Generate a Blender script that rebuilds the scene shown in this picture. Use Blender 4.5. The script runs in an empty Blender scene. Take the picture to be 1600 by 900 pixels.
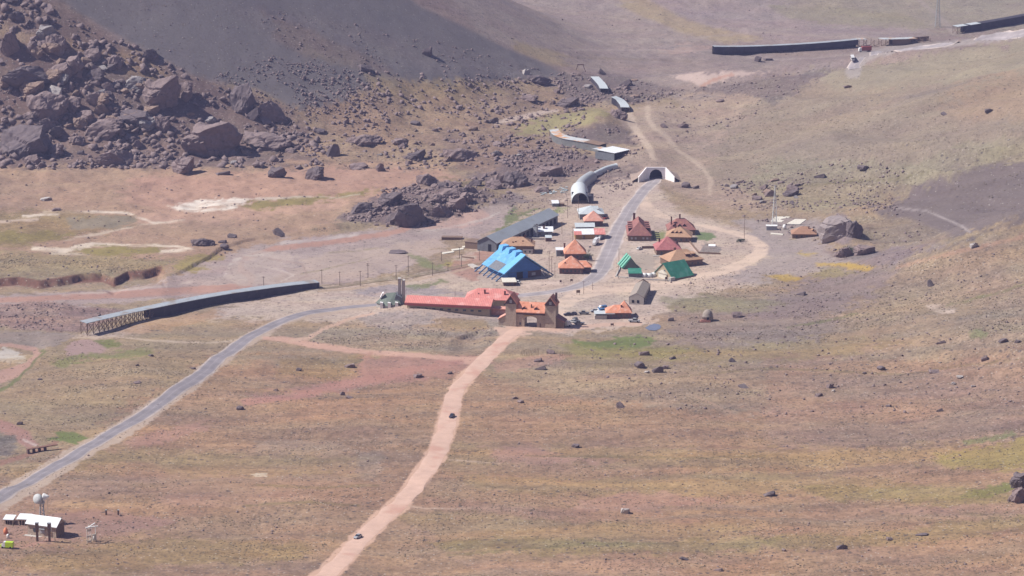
import bpy, math, random
import numpy as np
R = math.radians
SC = bpy.context.scene
COL = SC.collection
rng = np.random.default_rng(7); rnd = random.Random(11)

# ------------------------------------------------------------------ camera, light, exposure
F, CH, PITCH = 5000.0, 384.0, R(13.3)          # focal in photo pixels (1600 wide), camera height, pitch
cam = bpy.data.cameras.new('camera'); co = bpy.data.objects.new('camera', cam); COL.objects.link(co)
cam.sensor_width = 36.0; cam.lens = F/1600*36.0
cam.clip_start = 1.0; cam.clip_end = 20000
co.location = (0, 0, CH); co.rotation_euler = (math.pi/2-PITCH, 0, 0)
SC.camera = co
SUN_EL, SUN_AZ = R(48), R(-90)                  # light comes from the left, a touch behind the village
w = bpy.data.worlds.new('World'); SC.world = w; w.use_nodes = True
nt = w.node_tree; bg = nt.nodes['Background']
sky = nt.nodes.new('ShaderNodeTexSky'); sky.sky_type = 'NISHITA'; sky.sun_disc = False
sky.sun_elevation = SUN_EL; sky.sun_rotation = SUN_AZ; sky.altitude = 3000
nt.links.new(sky.outputs[0], bg.inputs[0]); bg.inputs[1].default_value = 0.05
sl = bpy.data.lights.new('sun', 'SUN'); sl.energy = 4.8; sl.angle = R(0.53); sl.color = (1.0, .95, .88)
so = bpy.data.objects.new('sun', sl); COL.objects.link(so)
so.location = (-500, 1500, 900)
# direction to the sun: azimuth measured from +Y clockwise
sd = (math.sin(SUN_AZ)*math.cos(SUN_EL), math.cos(SUN_AZ)*math.cos(SUN_EL), math.sin(SUN_EL))
from mathutils import Vector, Matrix
so.rotation_euler = Vector(sd).to_track_quat('Z', 'Y').to_euler()
SC.view_settings.view_transform = 'Standard'; SC.view_settings.look = 'None'
SC.view_settings.exposure = 0.70; SC.view_settings.gamma = 1.0
HAZE_D, HAZE_C = 0.85e-4, (0.50, 0.54, 1.0, 1)

# ------------------------------------------------------------------ noise and terrain height
def _hash(ix, iy, seed):
    n = (ix.astype(np.int64)*374761393 + iy.astype(np.int64)*668265263 + seed*1442695) & 0x7fffffff
    n = ((n ^ (n >> 13))*1274126177) & 0x7fffffff
    return ((n ^ (n >> 16)) & 0xffffff)/float(0xffffff)*2-1
def vnoise(x, y, seed=0):
    x = np.asarray(x, float); y = np.asarray(y, float)
    ix = np.floor(x); iy = np.floor(y); fx = x-ix; fy = y-iy
    fx = fx*fx*fx*(fx*(fx*6-15)+10); fy = fy*fy*fy*(fy*(fy*6-15)+10)
    a = _hash(ix, iy, seed); b = _hash(ix+1, iy, seed); c = _hash(ix, iy+1, seed); d = _hash(ix+1, iy+1, seed)
    return (a*(1-fx)+b*fx)*(1-fy)+(c*(1-fx)+d*fx)*fy
def fbm(x, y, lam, octs=3, seed=0, gain=.5):
    s = 0; amp = 1; t = 0
    for k in range(octs):
        s = s+amp*vnoise(np.asarray(x)/lam+17.3*k, np.asarray(y)/lam-9.1*k, seed+k*13); t += amp
        amp *= gain; lam = lam/2.1
    return s/t
def ss(a, b, x):
    t = np.clip((np.asarray(x, float)-a)/(b-a), 0, 1); return t*t*(3-2*t)
def sp(x, w): return .5*(x+np.sqrt(x*x+w*w))
cs, sn = math.cos(PITCH), math.sin(PITCH)
def proj(X, Y, Z):
    dz = Z-CH; dep = Y*cs-dz*sn
    return 800+F*X/dep, 450-F*(Y*sn+dz*cs)/dep
def flatG(u, v):
    k = (450-v)/F; dy = cs+k*sn; dz = -sn+k*cs
    t = -CH/dz; return (u-800)/F*t, dy*t
def pline(xs, pts):
    p = np.array(pts, float); return np.interp(xs, p[:, 0], p[:, 1])
def segdist(U, V, pts):
    d = np.full(np.shape(U), 1e9)
    for (x0, y0), (x1, y1) in zip(pts[:-1], pts[1:]):
        dx, dy = x1-x0, y1-y0; L = dx*dx+dy*dy+1e-9
        t = np.clip(((U-x0)*dx+(V-y0)*dy)/L, 0, 1)
        d = np.minimum(d, np.hypot(U-x0-t*dx, V-y0-t*dy))
    return d
BANK = [(-60, 446), (0, 447), (30, 445), (60, 450), (85, 447), (110, 443), (140, 440), (160, 439), (178, 446), (200, 436), (225, 434), (252, 428), (262, 440)]
def H(X, Y):
    X = np.asarray(X, float); Y = np.asarray(Y, float)
    Ys = np.maximum(Y, 900)
    U, V = proj(X, Ys, 0*X)
    rug = ss(470, 300, V)*ss(950, 700, U) + .5*ss(330, 200, V)*ss(900, 1000, U)*ss(1400, 1150, U)
    vil = ss(560, 690, U)*ss(1250, 1120, U)*ss(560, 520, V)*ss(280, 330, V)
    z = fbm(X, Y, 62, 2, 3)*1.6*(1-.85*vil) + fbm(X, Y, 21, 2, 5)*(.55+1.3*rug)*(1-.8*vil) + fbm(X, Y, 8.5, 2, 9)*(.14+.75*rug)*(1-.7*vil)
    # scree cone, upper left
    d0 = np.hypot(X+330, Y-2345); z = z*(1-.8*ss(380, 330, d0)*ss(120, 260, d0*0+V*0+d0)*0-.75*ss(385, 330, d0))
    d = np.hypot(X+330, Y-2345); s = 392-d
    z = z+.56*sp(s, 30)*(1+.02*fbm(X, Y, 120, 2, 21))
    # boulder apron on the far left
    z = z+.16*sp(-X-150+.0*Y, 60)*ss(1950, 2050, Y)
    # right-hand valley side
    Xl = np.interp(Y, [1100, 1500, 1770, 2000, 2250], [170, 160, 175, 125, 105])
    kr = np.interp(Y, [1100, 1400, 1800, 2100], [.09, .12, .24, .20])
    z = z+kr*sp(X-Xl, 40)*ss(2330, 2150, Y)
    z = z+(19*ss(150, 300, X))*np.exp(-((Y-(1600+.30*(X-155)))/30.)**2)
    z = z-(8*ss(170, 300, X))*np.exp(-((Y-(1720+.2*(X-155)))/60.)**2)
    z = z+3.5*ss(120, 200, X)*np.exp(-((Y-(1940+.4*(X-155)))/22.)**2)
    # rills and small spurs running down the right-hand side
    q = X*.55+Y*.83; rl = 1-np.abs(vnoise(q/26.+.6*fbm(X, Y, 60, 2, 33), (X-Y)/230., 35))*2
    z = z+3.6*np.clip(rl, -1, 1)*ss(150, 230, X)*ss(1250, 1500, Y)*ss(2350, 2200, Y)
    z = z+.55*vnoise(Y/11.+.8*fbm(X, Y, 50, 2, 37), X/70., 38)*ss(1560, 1450, Y)
    # far valley side
    z = z+.10*sp(Y-2560, 60)+.33*sp(Y-3100, 200)*ss(2700, 3400, Y)*.6
    z = z+.5*sp(np.abs(X)-900, 150)*ss(600, 1500, Y)*.6
    # hillside the photographer stands on
    z = z+.40*sp(950-Y, 30)
    z = np.where(z > 700, 700+(z-700)*.2, z)
    # church mound and other local forms (flat photo coordinates as a chart of the valley floor)
    def blob(cu, cv, ru, rv, hh): return hh*np.exp(-(((U-cu)/ru)**2+((V-cv)/rv)**2)*1.3)
    z = z+blob(655, 497, 75, 24, 3.2)+blob(640, 338, 95, 15, 6.5)+blob(715, 322, 70, 18, 4.5)+blob(935, 212, 48, 16, 9.0)
    z = z+blob(965, 178, 26, 7, 5.0)+blob(850, 300, 60, 16, 3.5)+blob(1325, 402, 26, 10, 4.0)+blob(1345, 390, 20, 10, 3)
    z = z+blob(330, 150, 120, 45, 6)+blob(60, 200, 90, 40, 8)+blob(1030, 215, 40, 50, 3)
    z = z+blob(1130, 150, 110, 16, 9.0)+blob(230, 590, 90, 40, 3)+blob(1000, 260, 60, 12, 4)
    # river channel with an eroded bank
    vb = pline(U, BANK)+2.0*vnoise(X/9., Y/90., 77)+.7*vnoise(X/3.5, 0*X, 78)
    ch = ss(vb-.9, vb+.9, V)*ss(vb+26, vb+10, V)*ss(262, 245, U)
    z = z-3.2*ch
    vb2 = pline(U, [(700, 538), (706, 540), (715, 538), (730, 532), (745, 528), (757, 527)])
    z = z-1.5*ss(vb2-.3, vb2+1.0, V)*ss(vb2+34, vb2+8, V)*ss(700, 728, U)*ss(766, 738, U)
    rb = pline(U, [(240, 452), (262, 440), (300, 425), (345, 398), (400, 380), (450, 372), (560, 360), (640, 352), (720, 338), (745, 325)])+1.0*vnoise(X/12., Y/90., 83)
    z = z-1.4*ss(rb-.6, rb+.9, V)*ss(rb+70, rb+25, V)*ss(250, 290, U)*ss(745, 715, U)
    # pond and stream in the left foreground
    z = z-2.2*ss(40, 5, segdist(U, V*1.6, [(-60, 575*1.6), (0, 562*1.6), (60, 550*1.6)]))*ss(90, 50, U)
    return z
def at(u, v):
    """point of the ground seen at photo pixel (u, v)"""
    k = (450-v)/F; dy = cs+k*sn; dz = -sn+k*cs; dx = (u-800)/F
    _, y0 = flatG(u, v)
    t = np.linspace(max(950, y0*.66), y0*1.06, 900)/dy
    f = CH+dz*t-H(dx*t, dy*t)
    i = np.argmax(f <= 0)
    if f[i] > 0: i = len(t)-1
    t0, t1 = t[max(i-1, 0)], t[i]
    for _ in range(3):
        tt = np.linspace(t0, t1, 8); ff = CH+dz*tt-H(dx*tt, dy*tt); j = max(int(np.argmax(ff <= 0)), 1)
        t0, t1 = tt[j-1], tt[j]
    t = t1
    X, Y = float(dx*t), float(dy*t)
    return X, Y, float(H(np.array([X]), np.array([Y]))[0])
def h1(x, y): return float(H(np.array([x]), np.array([y]))[0])
def mpx(u, v):
    X, Y, Z = at(u, v); return F/(Y*cs-(Z-CH)*sn)      # photo pixels per metre there

# ------------------------------------------------------------------ materials
def lin(c): c = c/255.; return c/12.92 if c <= .04045 else ((c+.055)/1.055)**2.4
def L3(r, g, b): return (lin(r), lin(g), lin(b))
MATS = {}
def mat(name, rgb, rough=.85, var=.18, scale=1.5, bump=.0, metal=0., spec=.3, wave=None, brick=None, dirt=None):
    if name in MATS: return MATS[name]
    m = bpy.data.materials.new(name); m.use_nodes = True; n = m.node_tree; N = n.nodes; L = n.links
    b = N['Principled BSDF']; b.inputs['Roughness'].default_value = rough; b.inputs['Metallic'].default_value = metal
    b.inputs['Specular IOR Level'].default_value = spec
    tc = N.new('ShaderNodeTexCoord'); no = N.new('ShaderNodeTexNoise'); no.inputs['Scale'].default_value = scale
    no.inputs['Detail'].default_value = 5; no.inputs['Roughness'].default_value = .65
    L.new(tc.outputs['Object'], no.inputs['Vector'])
    rp = N.new('ShaderNodeValToRGB')
    rp.color_ramp.elements[0].position = .28; rp.color_ramp.elements[1].position = .72
    rp.color_ramp.elements[0].color = (*[c*(1-var) for c in rgb], 1); rp.color_ramp.elements[1].color = (*[min(1, c*(1+var)) for c in rgb], 1)
    L.new(no.outputs['Fac'], rp.inputs[0]); out = rp.outputs[0]
    if dirt:
        n2 = N.new('ShaderNodeTexNoise'); n2.inputs['Scale'].default_value = dirt[1]; n2.inputs['Detail'].default_value = 4
        L.new(tc.outputs['Object'], n2.inputs['Vector'])
        r2 = N.new('ShaderNodeValToRGB'); r2.color_ramp.elements[0].position = dirt[2]; r2.color_ramp.elements[1].position = dirt[2]+.12
        L.new(n2.outputs['Fac'], r2.inputs[0])
        mx = N.new('ShaderNodeMixRGB'); mx.inputs[2].default_value = (*dirt[0], 1)
        L.new(r2.outputs[0], mx.inputs[0]); L.new(out, mx.inputs[1]); out = mx.outputs[0]
    if wave:
        wv = N.new('ShaderNodeTexWave'); wv.bands_direction = wave[0]; wv.inputs['Scale'].default_value = wave[1]
        L.new(tc.outputs['Object'], wv.inputs['Vector'])
        mx = N.new('ShaderNodeMixRGB'); mx.blend_type = 'MULTIPLY'; mx.inputs[0].default_value = wave[2]
        L.new(out, mx.inputs[1]); L.new(wv.outputs[0], mx.inputs[2]); out = mx.outputs[0]
    L.new(out, b.inputs['Base Color'])
    if bump:
        bp = N.new('ShaderNodeBump'); bp.inputs['Strength'].default_value = bump; bp.inputs['Distance'].default_value = .4
        L.new(no.outputs['Fac'], bp.inputs['Height']); L.new(bp.outputs[0], b.inputs['Normal'])
    MATS[name] = m; return m
M = {}
def dm(k, *a, **kw): M[k] = mat(k, *a, **kw)
dm('orange_roof', (.60, .25, .155), .8, .22, .6, dirt=((.66, .36, .27), .5, .52))
dm('salmon_roof', (.62, .30, .225), .8, .22, .6, dirt=((.68, .40, .33), .5, .52))
dm('red_roof', (.66, .245, .21), .6, .12, .5, wave=('X', .35, .22), dirt=((.74, .36, .32), .3, .54))
dm('red_fascia', (.28, .07, .065), .7)
dm('maroon_roof', (.27, .12, .108), .85, .2, .9, dirt=((.34, .16, .12), .5, .55))
dm('crimson_roof', (.36, .13, .13), .8, .25, .7, dirt=((.42, .18, .16), .5, .56))
dm('tan_roof', (.41, .25, .16), .85, .18, .8, dirt=((.36, .2, .13), .4, .58))
dm('brown_roof', (.34, .19, .125), .85, .15, .9)
dm('green_roof', (.035, .20, .135), .7, .25, .5, dirt=((.08, .25, .19), .3, .55), wave=('X', .5, .1))
dm('pale_green_roof', (.16, .42, .31), .5, .12, .5)
dm('grey_roof', (.33, .36, .39), .6, .10, .15, wave=('Y', .4, .08), dirt=((.27, .28, .28), .1, .6))
dm('light_roof', (.50, .54, .56), .5, .12, .6)
dm('white_roof', (.74, .76, .78), .5, .08, .6)
dm('zinc', (.58, .62, .64), .6, .12, .8, wave=('Y', .8, .15))
dm('rusty_roof', (.45, .47, .48), .7, .2, .25, dirt=((.50, .26, .12), .14, .50))
dm('shed_roof', (.34, .37, .40), .6, .15, .3, dirt=((.28, .25, .23), .15, .56))
dm('shed_wall', (.050, .045, .060), .85, .35, .25, dirt=((.10, .085, .08), .2, .6))
dm('shed_stone', (.17, .17, .17), .9, .25, .6)
dm('timber', (.20, .135, .10), .9, .35, 2.)
dm('rust_timber', (.20, .11, .085), .9, .35, 2.)
dm('blue_roof', (.13, .36, .62), .75, .22, .4, dirt=((.22, .46, .74), .25, .54), wave=('Y', .5, .15))
dm('blue_panel', (.16, .43, .74), .45, .08, .4)
dm('blue_wall', (.04, .15, .42), .7, .15, .8)
dm('blue_frame', (.05, .14, .30), .7, .1)
dm('slate', (.16, .17, .19), .8, .25, .8)
dm('brick', (.155, .085, .075), .9, .22, 1.6)
dm('dark_brick', (.11, .07, .068), .9, .25, 1.6)
dm('stone_wall', (.42, .335, .265), .95, .22, 1.3, bump=.5, dirt=((.32, .25, .20), .9, .58))
dm('brown_wall', (.19, .125, .09), .9, .2, 1.2)
dm('tan_wall', (.36, .29, .20), .9, .15, 1.0)
dm('yellow_wall', (.36, .22, .085), .9, .18, 1.0)
dm('pale_wall', (.46, .42, .38), .9, .15, .8)
dm('cream_wall', (.62, .58, .50), .9, .1, .8)
dm('concrete', (.44, .41, .38), .9, .15, .6)
dm('white_concrete', (.84, .80, .80), .9, .08, .5, dirt=((.7, .65, .63), .3, .66))
dm('grey_wall', (.20, .21, .23), .85, .25, .7, dirt=((.28, .25, .22), .5, .6))
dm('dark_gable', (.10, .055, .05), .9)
dm('window_glass', (.05, .065, .08), .15, .1, spec=.6)
dm('window_pale', (.34, .34, .36), .3, .1, spec=.6)
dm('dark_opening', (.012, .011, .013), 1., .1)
dm('chimney_brick', (.16, .07, .055), .9)
dm('white_paint', (.78, .78, .76), .5, .06)
dm('metal_grey', (.36, .38, .40), .6, .1)
dm('pole_wood', (.13, .095, .075), .9, .2)
dm('mast_paint', (.58, .60, .60), .6, .1)
dm('tyre', (.02, .02, .02), .9)
dm('car_glass', (.03, .035, .045), .1, .05, spec=.7)
dm('car_white', (.72, .72, .72), .35, .04, spec=.6)
dm('car_silver', (.42, .43, .45), .35, .04, spec=.6, metal=.2)
dm('car_dark', (.05, .045, .07), .35, .04, spec=.6)
dm('car_grey', (.16, .16, .17), .4, .04, spec=.6)
dm('car_blue', (.05, .16, .34), .35, .04, spec=.6)
dm('car_red', (.30, .06, .05), .45, .1, spec=.5)
dm('lime_paint', (.48, .66, .03), .35, .04, spec=.6)
dm('orange_paint', (.62, .20, .09), .6, .1)
dm('dish_grey', (.45, .46, .46), .6, .1)
dm('kiln_stone', (.30, .255, .22), .95, .25, 2., bump=.5)
dm('kiln_brick', (.28, .13, .10), .95, .2, 2.)
dm('dry_leaves', (.05, .07, .035), .95, .4, 2.)
dm('green_leaves', (.07, .115, .035), .95, .4, 2.)
dm('roofing_green', (.14, .165, .14), .7, .15, .5)
dm('puddle', (.16, .18, .24), .15, .1, .5, spec=.5)
dm('debris_metal', (.42, .46, .47), .6, .2)
dm('hut_grey', (.33, .34, .36), .8, .1)

def link(name, me, parent=None):
    o = bpy.data.objects.new(name, me); COL.objects.link(o)
    if parent is not None: o.parent = parent
    return o
def tag(o, label, cat, group=None):
    o['label'] = label; o['category'] = cat
    if group: o['group'] = group
    return o
class MB:
    def __init__(s): s.v = []; s.f = []
    def add(s, vs, fs):
        n = len(s.v); s.v += [tuple(map(float, p)) for p in vs]; s.f += [tuple(n+i for i in f) for f in fs]; return s
    def box(s, x0, x1, y0, y1, z0, z1):
        return s.add([(x0, y0, z0), (x1, y0, z0), (x1, y1, z0), (x0, y1, z0), (x0, y0, z1), (x1, y0, z1), (x1, y1, z1), (x0, y1, z1)],
                     [(0, 3, 2, 1), (4, 5, 6, 7), (0, 1, 5, 4), (1, 2, 6, 5), (2, 3, 7, 6), (3, 0, 4, 7)])
    def prism(s, poly, y0, y1):
        """poly in x,z extruded along y"""
        n = len(poly)
        vs = [(x, y0, z) for x, z in poly]+[(x, y1, z) for x, z in poly]
        fs = [tuple(range(n)), tuple(range(2*n-1, n-1, -1))]+[(i, i+n, (i+1) % n+n, (i+1) % n) for i in range(n)]
        return s.add(vs, fs)
    def prismx(s, poly, x0, x1):
        """poly in y,z extruded along x"""
        n = len(poly)
        vs = [(x0, y, z) for y, z in poly]+[(x1, y, z) for y, z in poly]
        fs = [tuple(range(n-1, -1, -1)), tuple(range(n, 2*n))]+[(i, (i+1) % n, (i+1) % n+n, i+n) for i in range(n)]
        return s.add(vs, fs)
    def prismz(s, poly, z0, z1):
        n = len(poly)
        vs = [(x, y, z0) for x, y in poly]+[(x, y, z1) for x, y in poly]
        fs = [tuple(range(n-1, -1, -1)), tuple(range(n, 2*n))]+[(i, (i+1) % n, (i+1) % n+n, i+n) for i in range(n)]
        return s.add(vs, fs)
    def bar(s, a, b, r, n=6, r2=None):
        a = Vector(a); b = Vector(b); d = (b-a).normalized(); q = d.to_track_quat('Z', 'Y'); r2 = r if r2 is None else r2
        vs = []
        for p, rr in ((a, r), (b, r2)):
            for k in range(n):
                t = 2*math.pi*k/n+math.pi/4; vs.append(p+q @ Vector((rr*math.cos(t), rr*math.sin(t), 0)))
        return s.add(vs, [tuple(range(n-1, -1, -1)), tuple(range(n, 2*n))]+[(i, (i+1) % n, (i+1) % n+n, i+n) for i in range(n)])
    def lathe(s, prof, n=16, c=(0, 0, 0)):
        vs = []; fs = []; m = len(prof)
        for k in range(n):
            t = 2*math.pi*k/n
            for r, z in prof: vs.append((c[0]+r*math.cos(t), c[1]+r*math.sin(t), c[2]+z))
        for k in range(n):
            for j in range(m-1):
                a = k*m+j; b = ((k+1) % n)*m+j; fs.append((a, b, b+1, a+1))
        return s.add(vs, fs)
    def build(s, name, m, parent=None, smooth=False):
        me = bpy.data.meshes.new(name); me.from_pydata(s.v, [], s.f); me.update()
        me.materials.append(M[m] if isinstance(m, str) else m)
        if smooth: me.polygons.foreach_set('use_smooth', [True]*len(me.polygons))
        return link(name, me, parent)
def empty(name, loc, rz=0):
    o = bpy.data.objects.new(name, None); COL.objects.link(o); o.location = loc; o.rotation_euler = (0, 0, rz)
    o.empty_display_size = .5; return o
# ------------------------------------------------------------------ ground sheet
VIS = np.full((490, 840, 3), np.nan)
def build_ground():
    vv = np.concatenate([np.arange(960, -50, -1.4)])
    yy = flatG(800, vv)[1]
    near = -np.cumsum(np.linspace(12, 120, 34))[::-1]+yy[0]
    far = yy[-1]+np.cumsum(np.geomspace(8, 330, 52))
    ys = np.concatenate([near, yy, far])
    uu = np.arange(-90, 1691, 1.9); aa = (uu-800)/F/cs
    st = np.cumsum(np.geomspace(.002, .09, 40))
    as_ = np.concatenate([aa[0]-st[::-1], aa, aa[-1]+st])
    A, Yg = np.meshgrid(as_, ys); X = A*np.maximum(Yg, 900); Y = Yg
    Z = H(X, Y)
    nr, nc = X.shape
    V3 = np.stack([X, Y, Z], -1).reshape(-1, 3)
    i = np.arange(nr-1)[:, None]*nc+np.arange(nc-1)[None, :]
    q = np.stack([i, i+1, i+nc+1, i+nc], -1).reshape(-1, 4)
    me = bpy.data.meshes.new('ground')
    me.vertices.add(len(V3)); me.vertices.foreach_set('co', V3.astype(np.float32).ravel())
    me.loops.add(q.size); me.loops.foreach_set('vertex_index', q.ravel().astype(np.int32))
    me.polygons.add(len(q)); me.polygons.foreach_set('loop_start', (np.arange(len(q))*4).astype(np.int32))
    me.polygons.foreach_set('loop_total', np.full(len(q), 4, np.int32))
    me.polygons.foreach_set('use_smooth', np.ones(len(q), bool))
    me.update(calc_edges=True)
    C, S = paint(X, Y, Z)
    # which ground point shows at which photo pixel (2 px bins, nearest wins)
    Ud, Vd = proj(X, np.maximum(Y, 900), Z); iu = ((Ud+40)/2).astype(int); iv = ((Vd+40)/2).astype(int)
    ok = (iu >= 0) & (iu < 840) & (iv >= 0) & (iv < 490) & (Y > 950)
    flat_i = np.nonzero(ok.ravel())[0]; o_ = np.argsort(-Y.ravel()[flat_i]); flat_i = flat_i[o_]
    VIS[iv.ravel()[flat_i], iu.ravel()[flat_i]] = V3[flat_i]
    ca = me.color_attributes.new('ground_colour', 'FLOAT_COLOR', 'POINT')
    rgba = np.concatenate([C.reshape(-1, 3), S.reshape(-1, 1)], 1).astype(np.float32)
    ca.data.foreach_set('color', rgba.ravel())
    me.materials.append(ground_mat())
    o = link('ground', me); o['kind'] = 'structure'; return o

def inpoly(U, V, pts):
    x = U; y = V; ins = np.zeros(U.shape, bool); n = len(pts)
    for i in range(n):
        x0, y0 = pts[i]; x1, y1 = pts[(i+1) % n]
        if y0 == y1: continue
        c = ((y0 > y) != (y1 > y)) & (x < (x1-x0)*(y-y0)/(y1-y0)+x0)
        ins ^= c
    return ins
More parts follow.
